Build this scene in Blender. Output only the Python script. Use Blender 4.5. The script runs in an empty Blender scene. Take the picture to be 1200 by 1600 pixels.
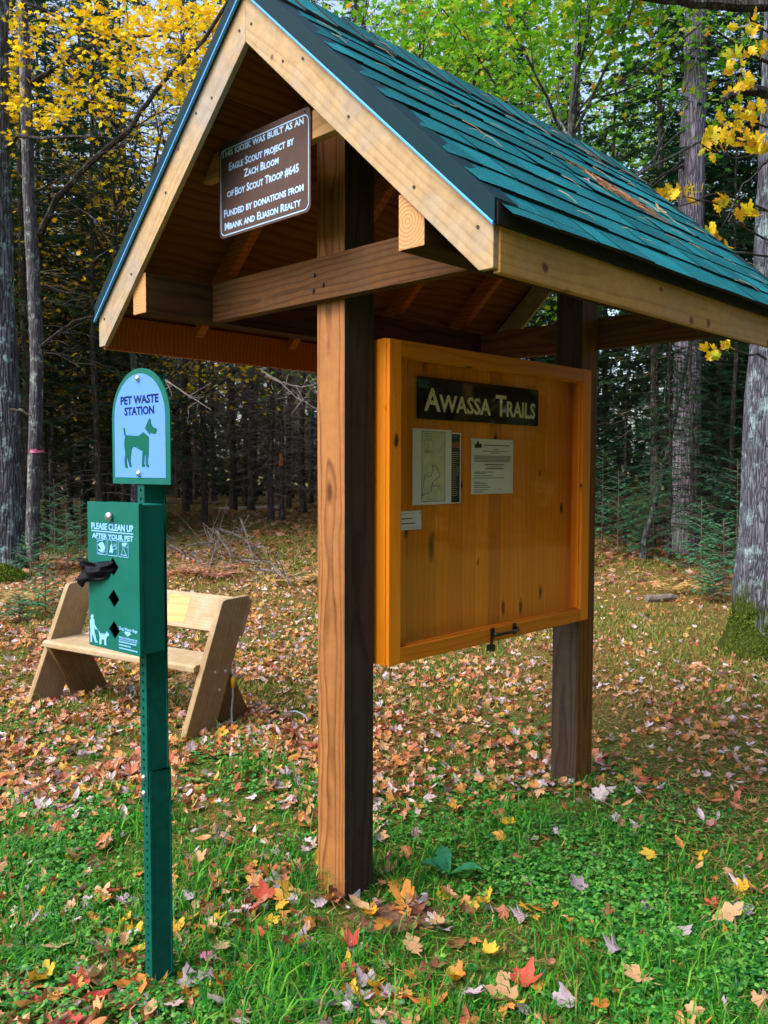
import bpy, bmesh, math, random
import numpy as np
from mathutils import Vector, Matrix, Euler

sc = bpy.context.scene
col = sc.collection
R = math.radians
# ------------------------------------------------------------------ camera
F, PIT, ROL, CH = 1331.66, 0.0511945, 0.0025256, 1.5036     # focal length in pixels of a 1200x1600 frame
fw = np.array([0, math.cos(PIT), -math.sin(PIT)]); up = np.array([0, math.sin(PIT), math.cos(PIT)]); rt = np.array([1., 0, 0])
cr = math.cos(ROL)*rt + math.sin(ROL)*up; cu = -math.sin(ROL)*rt + math.cos(ROL)*up
cd = bpy.data.cameras.new('camera'); cam = bpy.data.objects.new('camera', cd); col.objects.link(cam)
cd.sensor_fit = 'VERTICAL'; cd.sensor_height = 24; cd.sensor_width = 18; cd.lens = 24*F/1600
cd.clip_start = 0.05; cd.clip_end = 2000
cam.matrix_world = Matrix(((cr[0], cu[0], -fw[0], 0), (cr[1], cu[1], -fw[1], 0), (cr[2], cu[2], -fw[2], CH), (0, 0, 0, 1)))
sc.camera = cam
# ------------------------------------------------------------------ light
SUN_DIR = Vector((-0.72, -0.45, 1.0)).normalized()
w = bpy.data.worlds.new('World'); sc.world = w; w.use_nodes = True
nt = w.node_tree; nt.nodes.clear()
sky = nt.nodes.new('ShaderNodeTexSky'); sky.sky_type = 'NISHITA'; sky.sun_disc = False
sky.sun_elevation = math.asin(SUN_DIR.z); sky.sun_rotation = math.atan2(SUN_DIR.x, SUN_DIR.y)
sky.air_density = 1.0; sky.dust_density = 4.0; sky.ozone_density = 1.0
bg = nt.nodes.new('ShaderNodeBackground'); bg.inputs[1].default_value = 0.15
wo = nt.nodes.new('ShaderNodeOutputWorld'); hs = nt.nodes.new('ShaderNodeHueSaturation'); hs.inputs['Saturation'].default_value = .9; hs.inputs['Value'].default_value = 1.15   # thin high overcast
nt.links.new(sky.outputs[0], hs.inputs['Color']); nt.links.new(hs.outputs[0], bg.inputs[0]); nt.links.new(bg.outputs[0], wo.inputs[0])
sl = bpy.data.lights.new('sun', 'SUN'); sl.energy = 0.8; sl.angle = R(40); sl.color = (1, .93, .82)
so = bpy.data.objects.new('sun', sl); col.objects.link(so); so.rotation_euler = SUN_DIR.to_track_quat('Z', 'Y').to_euler()
sc.view_settings.view_transform = 'Standard'; sc.view_settings.look = 'None'
sc.view_settings.exposure = 1.3; sc.view_settings.gamma = 1.0
sc.cycles.max_bounces = 7; sc.cycles.diffuse_bounces = 3; sc.cycles.glossy_bounces = 3; sc.cycles.transmission_bounces = 4
sc.cycles.transparent_max_bounces = 12; sc.cycles.use_denoising = True

# ------------------------------------------------------------------ helpers
def at(x, y, Y):
    """the place at distance Y along the ground direction seen at photo pixel x, y"""
    d = fw + (x-600)/F*cr - (y-800)/F*cu
    t = Y/d[1]; return np.array([0, 0, CH]) + t*d
def ground_at(x, y):
    d = fw + (x-600)/F*cr - (y-800)/F*cu
    t = -CH/d[2]; return np.array([0, 0, CH]) + t*d

def _h(ix, iy, s):
    v = (ix.astype(np.int64)*374761393 + iy.astype(np.int64)*668265263 + s*974634777) & 0x7fffffff
    v = ((v ^ (v >> 13))*1274126177) & 0x7fffffff
    return ((v ^ (v >> 16)) & 0xffff)/65535.0
def vnoise(x, y, s=0):
    x = np.asarray(x, float); y = np.asarray(y, float)
    ix = np.floor(x); iy = np.floor(y); fx = x-ix; fy = y-iy
    fx = fx*fx*(3-2*fx); fy = fy*fy*(3-2*fy)
    a = _h(ix, iy, s); b = _h(ix+1, iy, s); c = _h(ix, iy+1, s); d = _h(ix+1, iy+1, s)
    return (a*(1-fx)+b*fx)*(1-fy) + (c*(1-fx)+d*fx)*fy
def fbm(x, y, s=0): return .55*vnoise(x, y, s)+.3*vnoise(x*2.1, y*2.1, s+1)+.15*vnoise(x*4.3, y*4.3, s+2)
def gz(x, y):
    x = np.asarray(x, float); y = np.asarray(y, float)
    k = np.clip((np.hypot(x, y)-7)/14, 0, 1)
    return k*(.5*fbm(x*.12, y*.12, 5)-.22) + .02*(vnoise(x*2.2, y*2.2, 9)-.5)*np.clip(k*8, .15, 1)

def link(o, parent=None, loc=None, rot=None):
    col.objects.link(o)
    if parent: o.parent = parent
    if loc is not None: o.location = tuple(float(q) for q in loc)
    if rot is not None: o.rotation_euler = rot
    return o
def tag(o, label=None, cat=None, group=None, kind=None):
    if label: o['label'] = label
    if cat: o['category'] = cat
    if group: o['group'] = group
    if kind: o['kind'] = kind
    return o
def empty(name, loc, rz=0, label=None, cat=None, group=None):
    o = bpy.data.objects.new(name, None); o.empty_display_size = .1
    link(o, None, loc, (0, 0, rz)); return tag(o, label, cat, group)
def raw_mesh(name, V, Fc, mats, mi=None, smooth=False):
    """triangle mesh from numpy arrays"""
    me = bpy.data.meshes.new(name); V = np.ascontiguousarray(V, np.float32); Fc = np.ascontiguousarray(Fc, np.int32)
    n = Fc.shape[1]
    me.vertices.add(len(V)); me.vertices.foreach_set('co', V.ravel())
    me.loops.add(Fc.size); me.loops.foreach_set('vertex_index', Fc.ravel())
    me.polygons.add(len(Fc)); me.polygons.foreach_set('loop_start', np.arange(len(Fc), dtype=np.int32)*n)
    for m in (mats if isinstance(mats, (list, tuple)) else [mats]): me.materials.append(m)
    if mi is not None: me.polygons.foreach_set('material_index', np.ascontiguousarray(mi, np.int32))
    me.polygons.foreach_set('use_smooth', np.full(len(Fc), bool(smooth)))
    me.update(calc_edges=True)
    return me
def np_obj(name, V, Fc, mats, parent=None, mi=None, smooth=False, loc=None, rot=None):
    return link(bpy.data.objects.new(name, raw_mesh(name, V, Fc, mats, mi, smooth)), parent, loc, rot)
def bm_obj(name, bm, mats, parent=None, smooth=False, loc=None, rot=None):
    me = bpy.data.meshes.new(name); bmesh.ops.recalc_face_normals(bm, faces=bm.faces[:]); bm.to_mesh(me); bm.free()
    for m in (mats if isinstance(mats, (list, tuple)) else [mats]): me.materials.append(m)
    if smooth:
        for f in me.polygons: f.use_smooth = True
    return link(bpy.data.objects.new(name, me), parent, loc, rot)
def add_box(bm, a, b, bev=0.0, mi=0):
    t = bmesh.new(); bmesh.ops.create_cube(t, size=1)
    for v in t.verts: v.co = Vector(((a[i]+b[i])/2 + v.co[i]*(b[i]-a[i]) for i in range(3)))
    if bev: bmesh.ops.bevel(t, geom=t.edges[:], offset=bev, segments=2, affect='EDGES', profile=.6)
    for f in t.faces: f.material_index = mi
    me = bpy.data.meshes.new('t'); t.to_mesh(me); t.free(); bm.from_mesh(me); bpy.data.meshes.remove(me)
def recentre(o):
    """put a part's origin at its middle so its grain is its own"""
    v = [x.co for x in o.data.vertices]; c = Vector([(min(p[i] for p in v)+max(p[i] for p in v))/2 for i in range(3)])
    o.data.transform(Matrix.Translation(-c)); o.location = o.location+c; return o
def under(o, parent):
    o.location = o.location-parent.location; return o
def box(name, a, b, mats, parent=None, bev=0.003):
    bm = bmesh.new(); add_box(bm, a, b, bev); return recentre(bm_obj(name, bm, mats, parent))
def add_prism(bm, poly, axis, lo, hi, bev=0.0, mi=0):
    """extrude a polygon along axis 'x' or 'y'; poly = (other axis, z) pairs"""
    t = bmesh.new()
    mk = (lambda p, q: (q, p[0], p[1])) if axis == 'x' else (lambda p, q: (p[0], q, p[1]))
    A = [t.verts.new(mk(p, lo)) for p in poly]; B = [t.verts.new(mk(p, hi)) for p in poly]
    t.faces.new(A); t.faces.new(B[::-1]); n = len(poly)
    for i in range(n): t.faces.new((A[i], B[i], B[(i+1) % n], A[(i+1) % n]))
    bmesh.ops.recalc_face_normals(t, faces=t.faces[:])
    if bev: bmesh.ops.bevel(t, geom=t.edges[:], offset=bev, segments=2, affect='EDGES', profile=.6)
    for f in t.faces: f.material_index = mi
    me = bpy.data.meshes.new('t'); t.to_mesh(me); t.free(); bm.from_mesh(me); bpy.data.meshes.remove(me)
def prism(name, poly, axis, lo, hi, mats, parent=None, bev=.003):
    bm = bmesh.new(); add_prism(bm, poly, axis, lo, hi, bev); return recentre(bm_obj(name, bm, mats, parent))
def tube(path, rad, n=8, cap=True, wob=0, rng=None):
    """swept tube; returns verts, triangles"""
    P = np.asarray(path, float); m = len(P); rad = np.broadcast_to(np.asarray(rad, float), (m,))
    T = np.gradient(P, axis=0); T /= np.linalg.norm(T, axis=1)[:, None]+1e-12
    ref = np.array([0, 0, 1.]) if abs(T[0][2]) < .8 else np.array([1., 0, 0])
    V = []
    for i in range(m):
        a = ref-(ref@T[i])*T[i]; a /= np.linalg.norm(a)+1e-12; b = np.cross(T[i], a); ref = a
        th = np.arange(n)*2*math.pi/n
        r = rad[i]*(1+(wob*(rng.random(n)-.5) if wob else 0))
        V.append(P[i]+(np.cos(th)*r)[:, None]*a+(np.sin(th)*r)[:, None]*b)
    V = np.concatenate(V); i = np.arange(m-1)[:, None]*n; j = np.arange(n)[None]; k = (j+1) % n
    a, b, c, d = i+j, i+k, i+n+k, i+n+j
    Fc = np.concatenate([np.stack([a, b, c], -1).reshape(-1, 3), np.stack([a, c, d], -1).reshape(-1, 3)])
    if cap:
        V = np.concatenate([V, P[:1], P[-1:]]); L = len(V); q = np.arange(n)
        Fc = np.concatenate([Fc, np.stack([(q+1) % n, q, np.full(n, L-2)], -1), np.stack([(m-1)*n+q, (m-1)*n+(q+1) % n, np.full(n, L-1)], -1)])
    return V, Fc
class Soup:
    def __init__(s): s.v = []; s.f = []; s.n = 0
    def add(s, V, Fc): s.v.append(np.asarray(V, float)); s.f.append(np.asarray(Fc, int)+s.n); s.n += len(V); return s
    def get(s): return np.concatenate(s.v), np.concatenate(s.f)
    def obj(s, name, mats, parent=None, smooth=False, **k):
        V, Fc = s.get(); return np_obj(name, V, Fc, mats, parent, None, smooth, **k)
    def mesh(s, name, mats, smooth=False): V, Fc = s.get(); return raw_mesh(name, V, Fc, mats, None, smooth)
def eulmat(rx, ry, rz):
    cx, sx, cy, sy, cz, sz = np.cos(rx), np.sin(rx), np.cos(ry), np.sin(ry), np.cos(rz), np.sin(rz)
    return np.stack([np.stack([cz*cy, cz*sy*sx-sz*cx, cz*sy*cx+sz*sx], -1), np.stack([sz*cy, sz*sy*sx+cz*cx, sz*sy*cx-cz*sx], -1), np.stack([-sy, cy*sx, cy*cx], -1)], -2)
def scatter(tv, tf, P, rot, size):
    """instances of a template as one triangle soup"""
    n = len(P); V = np.einsum('nij,kj->nki', rot, tv)*np.asarray(size).reshape(-1, 1, 1)+P[:, None]
    Fc = tf[None]+(np.arange(n)*len(tv))[:, None, None]
    return V.reshape(-1, 3), Fc.reshape(-1, 3)
def fan(outline, curl=0., fold=0.):
    o = np.array(outline, float); V = np.zeros((len(o)+1, 3)); V[1:, :2] = o
    V[:, 2] = curl*(V[:, 0]**2+V[:, 1]**2)+fold*np.abs(V[:, 0])
    i = np.arange(len(o)); return V, np.stack([np.zeros(len(o), int), i+1, (i+1) % len(o)+1], -1)
def mirror(h): return h+[(-x, y) for x, y in h[::-1] if abs(x) > 1e-6]
MAPLE = mirror([(0, 1), (.12, .80), (.26, .72), (.26, .52), (.34, .44), (.50, .50), (.68, .52), (.64, .34), (.72, .20), (.54, .06), (.46, -.06), (.50, -.24), (.40, -.40), (.22, -.38), (.05, -.36), (.02, -.62), (0, -.64)])
OAK = mirror([(0, 1), (.16, .92), (.20, .74), (.10, .62), (.32, .66), (.46, .52), (.40, .36), (.14, .26), (.38, .22), (.46, .04), (.36, -.08), (.12, -.06), (.28, -.24), (.24, -.40), (.08, -.44), (.025, -.6), (.02, -.95), (0, -.96)])
OVAL = mirror([(0, 1), (.2, .6), (.34, .15), (.3, -.3), (.12, -.62), (.015, -.7), (0, -.95)])
STAR = [(0, 1), (.2, .42), (.75, .45), (.45, .02), (.5, -.45), (0, -.35), (-.5, -.45), (-.45, .02), (-.75, .45), (-.2, .42)]

# ------------------------------------------------------------------ materials
def new_mat(name):
    m = bpy.data.materials.new(name); m.use_nodes = True; t = m.node_tree; t.nodes.clear()
    out = t.nodes.new('ShaderNodeOutputMaterial'); b = t.nodes.new('ShaderNodeBsdfPrincipled'); t.links.new(b.outputs[0], out.inputs[0])
    return m, t, b, out
def N(t, typ, **k):
    n = t.nodes.new(typ)
    for a, v in k.items(): setattr(n, a, v)
    return n
def ramp(t, fac, stops, interp='LINEAR'):
    r = N(t, 'ShaderNodeValToRGB'); r.color_ramp.interpolation = interp; e = r.color_ramp.elements
    while len(e) > 1: e.remove(e[-1])
    e[0].position = stops[0][0]; e[0].color = (*stops[0][1], 1)
    for p, c in stops[1:]:
        q = e.new(p); q.color = (*c, 1)
    t.links.new(fac, r.inputs[0]); return r.outputs[0]
def gray(v): return (v, v, v)
def mixc(t, fac, a, b, mode='MIX'):
    m = N(t, 'ShaderNodeMix', data_type='RGBA', blend_type=mode)
    for s, v in ((0, fac), (6, a), (7, b)):
        if isinstance(v, (int, float)): m.inputs[s].default_value = v
        elif isinstance(v, tuple): m.inputs[s].default_value = (*v, 1)
        else: t.links.new(v, m.inputs[s])
    return m.outputs[2]
def mathn(t, op, a, b=None):
    m = N(t, 'ShaderNodeMath', operation=op)
    for i, v in enumerate((a, b)):
        if v is None: continue
        if isinstance(v, (int, float)): m.inputs[i].default_value = v
        else: t.links.new(v, m.inputs[i])
    return m.outputs[0]
def coords(t, scale=(1, 1, 1), rand=True, loc=(0, 0, 0)):
    c = N(t, 'ShaderNodeTexCoord'); o = c.outputs['Object']
    if rand:
        oi = N(t, 'ShaderNodeObjectInfo'); s = mathn(t, 'MULTIPLY', oi.outputs['Random'], 37.0)
        v = N(t, 'ShaderNodeVectorMath', operation='ADD'); t.links.new(o, v.inputs[0]); t.links.new(s, v.inputs[1]); o = v.outputs[0]
    mp = N(t, 'ShaderNodeMapping'); mp.inputs['Scale'].default_value = scale; mp.inputs['Location'].default_value = loc
    t.links.new(o, mp.inputs[0]); return mp.outputs[0]
def noise(t, vec, scale, detail=3, rough=.55, dist=0):
    n = N(t, 'ShaderNodeTexNoise'); n.inputs['Scale'].default_value = scale; n.inputs['Detail'].default_value = detail
    n.inputs['Roughness'].default_value = rough; n.inputs['Distortion'].default_value = dist
    if vec is not None: t.links.new(vec, n.inputs[0])
    return n.outputs[0]
def bump(t, b, h, strength=.3, dist=.01):
    n = N(t, 'ShaderNodeBump'); n.inputs['Strength'].default_value = strength; n.inputs['Distance'].default_value = dist
    t.links.new(h, n.inputs['Height']); t.links.new(n.outputs[0], b.inputs['Normal'])
def plain(name, c, rough=.5, metal=0., var=.12, nscale=40, spec=.5, bmp=0.):
    m, t, b, o = new_mat(name); v = coords(t)
    n = noise(t, v, nscale, 4); lo = tuple(x*(1-var) for x in c); hi = tuple(min(1, x*(1+var)) for x in c)
    t.links.new(ramp(t, n, [(.3, lo), (.7, hi)]), b.inputs['Base Color'])
    b.inputs['Roughness'].default_value = rough; b.inputs['Metallic'].default_value = metal; b.inputs['Specular IOR Level'].default_value = spec
    if bmp: bump(t, b, n, bmp, .002)
    return m
def wood(name, light, dark, axis='z', ring=16, rough=.55, knot=None, knot_amt=.0, stain=None, stain_amt=0, streak=.5, dist=5, kscale=3.5, spec=.15, ringmix=1., tilt=0, knot_sq=.4, flat='y', island=0.):
    """sawn timber: distorted growth rings round an axis near the piece, fibres, knots, stains; the part's own origin is its middle"""
    m, t, b, o = new_mat(name); ax = 'xyz'.index(axis)
    tc = N(t, 'ShaderNodeTexCoord'); vec = tc.outputs['Object']
    if tilt:
        vr = N(t, 'ShaderNodeVectorRotate', rotation_type='X_AXIS'); vr.inputs['Angle'].default_value = tilt; t.links.new(vec, vr.inputs[0]); vec = vr.outputs[0]
    oi = N(t, 'ShaderNodeObjectInfo'); rnd = oi.outputs['Random']
    def shift(v, k):
        q = N(t, 'ShaderNodeVectorMath', operation='ADD'); t.links.new(v, q.inputs[0]); t.links.new(mathn(t, 'MULTIPLY', rnd, k), q.inputs[1]); return q.outputs[0]
    def sc(v, along, cross):
        mp = N(t, 'ShaderNodeMapping'); q = [cross]*3; q[ax] = along; mp.inputs['Scale'].default_value = q; t.links.new(v, mp.inputs[0]); return mp.outputs[0]
    far = shift(vec, 41.)
    wob = N(t, 'ShaderNodeTexNoise'); wob.inputs['Scale'].default_value = 1.; wob.inputs['Detail'].default_value = 3; t.links.new(sc(far, 1.3, 5.), wob.inputs[0])
    ws = N(t, 'ShaderNodeVectorMath', operation='SCALE'); ws.inputs['Scale'].default_value = .026*dist; t.links.new(wob.outputs['Color'], ws.inputs[0])
    off = N(t, 'ShaderNodeVectorMath', operation='ADD'); t.links.new(vec, off.inputs[0]); t.links.new(ws.outputs[0], off.inputs[1])
    o2 = N(t, 'ShaderNodeVectorMath', operation='SUBTRACT'); t.links.new(off.outputs[0], o2.inputs[0]); o2.inputs[1].default_value = tuple(.013*dist+q for q in (.03, .035, .02)); o3 = shift(o2.outputs[0], .05)
    wv = N(t, 'ShaderNodeTexWave', wave_type='RINGS', rings_direction=axis.upper(), wave_profile='SAW')
    wv.inputs['Scale'].default_value = ring; wv.inputs['Distortion'].default_value = .5; wv.inputs['Detail'].default_value = 2.; wv.inputs['Detail Scale'].default_value = 2.
    t.links.new(sc(o3, .06, 1.), wv.inputs[0])
    r1 = ramp(t, wv.outputs[1], [(0, gray(0)), (.5, gray(.10)), (.86, gray(1)), (1, gray(.1))])
    fib = noise(t, sc(far, 3., 120), 1., 4, .6); big = noise(t, sc(far, .6, 7), 1., 3)
    base = mixc(t, mathn(t, 'MULTIPLY', r1, ringmix), light, dark)
    mid = tuple((x*.45+y*.55) for x, y in zip(light, dark))
    base = mixc(t, mathn(t, 'MULTIPLY', ramp(t, fib, [(.42, gray(0)), (.7, gray(1))]), streak), base, mid)
    base = mixc(t, mathn(t, 'MULTIPLY', ramp(t, big, [(.35, gray(0)), (.7, gray(1))]), .4), base, mid)
    if stain:
        sn = noise(t, far, 3.4, 6, .68)
        base = mixc(t, mathn(t, 'MULTIPLY', ramp(t, sn, [(.45, gray(0)), (.66, gray(1))]), stain_amt), base, stain)
        base = mixc(t, .35*stain_amt+.1, base, mixc(t, 1., base, ramp(t, noise(t, far, 22, 5, .7), [(.35, gray(.55)), (.65, gray(1.2))]), 'MULTIPLY'))
    if knot:
        vv = N(t, 'ShaderNodeTexVoronoi'); vv.inputs['Scale'].default_value = kscale
        vv.voronoi_dimensions = '2D'; sp = N(t, 'ShaderNodeSeparateXYZ'); kd = N(t, 'ShaderNodeTexNoise'); kd.inputs['Scale'].default_value = 30.; t.links.new(far, kd.inputs[0])
        ks = N(t, 'ShaderNodeVectorMath', operation='MULTIPLY_ADD'); t.links.new(kd.outputs['Color'], ks.inputs[0]); ks.inputs[1].default_value = (.016, .016, .016); t.links.new(sc(far, knot_sq, 1.), ks.inputs[2]); t.links.new(ks.outputs[0], sp.inputs[0]); cb_ = N(t, 'ShaderNodeCombineXYZ')
        for q, a_ in enumerate([a_ for a_ in 'XYZ' if a_ != flat.upper()]): t.links.new(sp.outputs[a_], cb_.inputs[q])
        t.links.new(cb_.outputs[0], vv.inputs[0])
        sx = N(t, 'ShaderNodeSeparateColor'); t.links.new(vv.outputs['Color'], sx.inputs[0])
        d = ramp(t, mathn(t, 'MULTIPLY', vv.outputs['Distance'], ramp(t, sx.outputs[1], [(0, gray(.6)), (1, gray(2.6))])), [(0, gray(1)), (.07, gray(.9)), (.105, gray(.45)), (.15, gray(0))])
        k = mathn(t, 'MULTIPLY', d, ramp(t, sx.outputs[0], [(1-knot_amt-.02, gray(0)), (1-knot_amt, gray(1))]))
        base = mixc(t, k, base, knot)
    if island:
        isl = N(t, 'ShaderNodeNewGeometry').outputs['Random Per Island']
        base = mixc(t, island, base, mixc(t, 1., base, ramp(t, isl, [(0, (.55, .50, .45)), (.5, (1, 1, 1)), (1, (1.35, 1.4, 1.5))]), 'MULTIPLY'))
    t.links.new(base, b.inputs['Base Color']); b.inputs['Roughness'].default_value = rough; b.inputs['Specular IOR Level'].default_value = spec
    bump(t, b, mathn(t, 'ADD', mathn(t, 'MULTIPLY', fib, .7), mathn(t, 'MULTIPLY', r1, .3)), .25, .003)
    return m
def leafmat(name, stops, trans=.35, rough=.55, island=True, spec=.3, interp='LINEAR'):
    m, t, b, out = new_mat(name)
    if island: f = N(t, 'ShaderNodeNewGeometry').outputs['Random Per Island']
    else: f = N(t, 'ShaderNodeObjectInfo').outputs['Random']
    c = ramp(t, f, stops, interp)
    n = noise(t, coords(t, rand=False), 30 if island else 45, 3)
    c = mixc(t, .55, c, mixc(t, 1., c, ramp(t, n, [(.3, gray(.45)), (.7, gray(1.25))]), 'MULTIPLY'))
    t.links.new(c, b.inputs['Base Color']); b.inputs['Roughness'].default_value = rough; b.inputs['Specular IOR Level'].default_value = spec
    tr = N(t, 'ShaderNodeBsdfTranslucent'); t.links.new(c, tr.inputs[0])
    mx = N(t, 'ShaderNodeMixShader'); mx.inputs[0].default_value = trans
    t.links.new(b.outputs[0], mx.inputs[1]); t.links.new(tr.outputs[0], mx.inputs[2]); t.links.new(mx.outputs[0], out.inputs[0])
    return m
def bark(name, a, c, lichen=None, lich_amt=.5, moss=None, moss_h=.5, fs=9, strength=.9, dist=.03):
    m, t, b, o = new_mat(name)
    v = coords(t, (1, 1, .11)); vo = N(t, 'ShaderNodeTexVoronoi', feature='DISTANCE_TO_EDGE'); vo.inputs['Scale'].default_value = fs*2
    nz = noise(t, v, fs, 4, .6); 
    dv = N(t, 'ShaderNodeVectorMath', operation='ADD'); t.links.new(v, dv.inputs[0])
    nn = N(t, 'ShaderNodeTexNoise'); nn.inputs['Scale'].default_value = fs*.9; t.links.new(v, nn.inputs[0])
    sc_ = N(t, 'ShaderNodeVectorMath', operation='SCALE'); sc_.inputs['Scale'].default_value = .09; t.links.new(nn.outputs['Color'], sc_.inputs[0]); t.links.new(sc_.outputs[0], dv.inputs[1])
    t.links.new(dv.outputs[0], vo.inputs[0])
    crack = ramp(t, vo.outputs['Distance'], [(0, gray(0)), (.12, gray(.6)), (.35, gray(1))])
    base = mixc(t, crack, c, a); base = mixc(t, .5, base, mixc(t, 1., base, ramp(t, nz, [(.3, gray(.5)), (.72, gray(1.35))]), 'MULTIPLY'))
    if lichen:
        ln = noise(t, coords(t, (1, 1, .8)), 7.5, 6, .74)
        base = mixc(t, mathn(t, 'MULTIPLY', ramp(t, ln, [(.53, gray(0)), (.62, gray(1))]), lich_amt), base, lichen)
    if moss:
        tc = N(t, 'ShaderNodeTexCoord'); sp = N(t, 'ShaderNodeSeparateXYZ'); t.links.new(tc.outputs['Object'], sp.inputs[0])
        mn = noise(t, coords(t), 5, 4); h = mathn(t, 'SUBTRACT', mathn(t, 'MULTIPLY', mn, moss_h*2.4), sp.outputs['Z'])
        hn = mathn(t, 'SUBTRACT', h, mathn(t, 'MULTIPLY', sp.outputs['X'], .8))
        fine = ramp(t, noise(t, coords(t), 60, 3), [(.3, tuple(x*.35 for x in moss)), (.75, moss)])
        base = mixc(t, ramp(t, hn, [(.08, gray(0)), (.3, gray(1))]), base, fine)
    t.links.new(base, b.inputs['Base Color']); b.inputs['Roughness'].default_value = .9; b.inputs['Specular IOR Level'].default_value = .15
    bump(t, b, mathn(t, 'ADD', crack, mathn(t, 'MULTIPLY', nz, .6)), strength, dist)
    return m

PINE_A = {q: wood('pale_sealed_pine', (.45, .315, .175), (.34, .22, .105), 'y', 15, .6, (.12, .05, .035), .42, (.30, .28, .26), .85, .3, 3, 6., tilt=q*math.atan(.92), knot_sq=1., flat='x') for q in (-1, 1)}
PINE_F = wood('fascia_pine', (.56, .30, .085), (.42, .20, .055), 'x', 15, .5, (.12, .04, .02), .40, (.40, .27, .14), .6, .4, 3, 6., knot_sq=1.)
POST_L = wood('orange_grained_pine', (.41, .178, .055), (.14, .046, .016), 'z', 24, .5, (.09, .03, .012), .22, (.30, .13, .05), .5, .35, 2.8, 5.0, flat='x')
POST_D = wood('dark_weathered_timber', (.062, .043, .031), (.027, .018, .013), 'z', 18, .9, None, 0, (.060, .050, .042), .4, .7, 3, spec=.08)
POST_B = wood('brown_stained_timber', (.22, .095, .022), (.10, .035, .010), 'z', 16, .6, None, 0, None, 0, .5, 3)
BEAM = wood('brown_weathered_beam', (.140, .062, .020), (.050, .020, .007), 'y', 16, .8, (.02, .01, .006), .2, (.075, .045, .026), .5, .6, 3, spec=.15)
PURL = wood('dark_purlin_timber', (.080, .038, .014), (.03, .014, .006), 'x', 16, .85, None, 0, (.05, .032, .02), .4, .6, 3, spec=.1)
ENDG = wood('cut_end_grain', (.60, .33, .14), (.30, .12, .04), 'x', 30, .6, None, 0, None, 0, .2, .6)
DECK = wood('orange_roof_boards', (.22, .075, .018), (.11, .034, .008), 'x', 16, .7, (.03, .008, .003), .5, None, 0, .4, 3, 5, flat='z', island=.5)
RAFT = wood('orange_rafter_pine', (.42, .135, .020), (.24, .065, .010), 'y', 16, .6, (.05, .015, .006), .2, None, 0, .4, 3, 4)
CASE = wood('varnished_orange_pine', (.90, .275, .012), (.70, .185, .008), 'z', 10, .45, (.070, .018, .005), .60, None, 0, .25, 5, 7., .2, .5, island=.5)
CASE_X = wood('varnished_orange_rail', (.72, .22, .012), (.46, .12, .008), 'x', 12, .45, (.08, .02, .006), .40, None, 0, .3, 3, 6., .2, .7)
BENCH = wood('bleached_bench_wood', (.40, .30, .17), (.30, .21, .105), 'x', 15, .7, (.16, .08, .03), .12, (.46, .42, .36), .5, .5, 3, 4)
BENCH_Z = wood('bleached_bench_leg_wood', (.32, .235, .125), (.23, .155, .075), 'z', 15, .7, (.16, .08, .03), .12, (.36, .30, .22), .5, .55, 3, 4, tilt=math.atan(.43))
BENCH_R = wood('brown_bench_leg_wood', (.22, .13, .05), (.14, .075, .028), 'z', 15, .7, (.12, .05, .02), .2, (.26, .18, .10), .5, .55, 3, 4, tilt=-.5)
GREEN = plain('green_powder_coat', (.003, .115, .088), .5, 0, .10, 14, .15)
GREEN_D = plain('green_steel_post_paint', (.003, .080, .060), .55, 0, .18, 40, .12)
DRIP = plain('dark_teal_drip_edge', (.0015, .022, .032), .55, 0, .1, 12, .1)
HEM = plain('sky_glint_hem', (.05, .30, .75), .25, .3, .05, 12)
BLACK = plain('black_underlay', (.006, .006, .006), .85, 0, .4, 40)
BLKP = plain('black_plastic', (.008, .008, .009), .3, 0, .2, 30)
BAGM = plain('black_bag_film', (.003, .003, .006), .42, 0, .2, 20, .10)
STEEL = plain('zinc_steel', (.62, .64, .66), .32, .9, .12, 60)
IRON = plain('black_bolt_iron', (.02, .018, .016), .6, .3, .3, 80)
SIGNW = plain('sky_tinted_sign_face', (.11, .275, .90), .8, 0, .02, 8, .02)  # white sign face with the blue sky light put into its colour
SIGNG = plain('sign_green_ink', (.004, .10, .070), .45, 0, .05, 20, .06)
NAVY = plain('navy_ink', (.006, .018, .075), .5, 0, .05, 20, .06)
SKYINK = plain('light_blue_ink', (.22, .48, .88), .5, 0, .04, 20, .06)
PLAQ = plain('brown_plaque_face', (.085, .052, .045), .38, 0, .08, 25, .06)
PLAQD = plain('dark_brown_plaque', (.022, .012, .008), .8, 0, .25, 60, .1)
CREAM = plain('worn_cream_paint', (.80, .70, .52), .7, 0, .25, 90)
WHITEINK = plain('pale_sign_ink', (.40, .62, .95), .5, 0, .04, 20, .06)
PAPER = plain('white_paper', (.88, .82, .88), .8, 0, .03, 9, .1)
MAPP = plain('cream_map_print', (.66, .64, .48), .8, 0, .12, 30, .1)
INK = plain('grey_ink', (.12, .11, .12), .7, 0, .1, 30)
INKL = plain('faint_ink', (.36, .34, .33), .7, 0, .1, 30)
FLYB = plain('black_flyer_print', (.012, .018, .016), .5, 0, .3, 60)
FLYR = plain('red_flyer_picture', (.30, .07, .04), .5, 0, .5, 90)
CABLE = plain('grey_coated_cable', (.30, .38, .44), .35, .2, .1, 40)
YELL = plain('yellow_sleeve', (.75, .42, .01), .4, 0, .1, 40)
PINK = plain('pink_ribbon', (.80, .18, .38), .5, 0, .1, 40)

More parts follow.
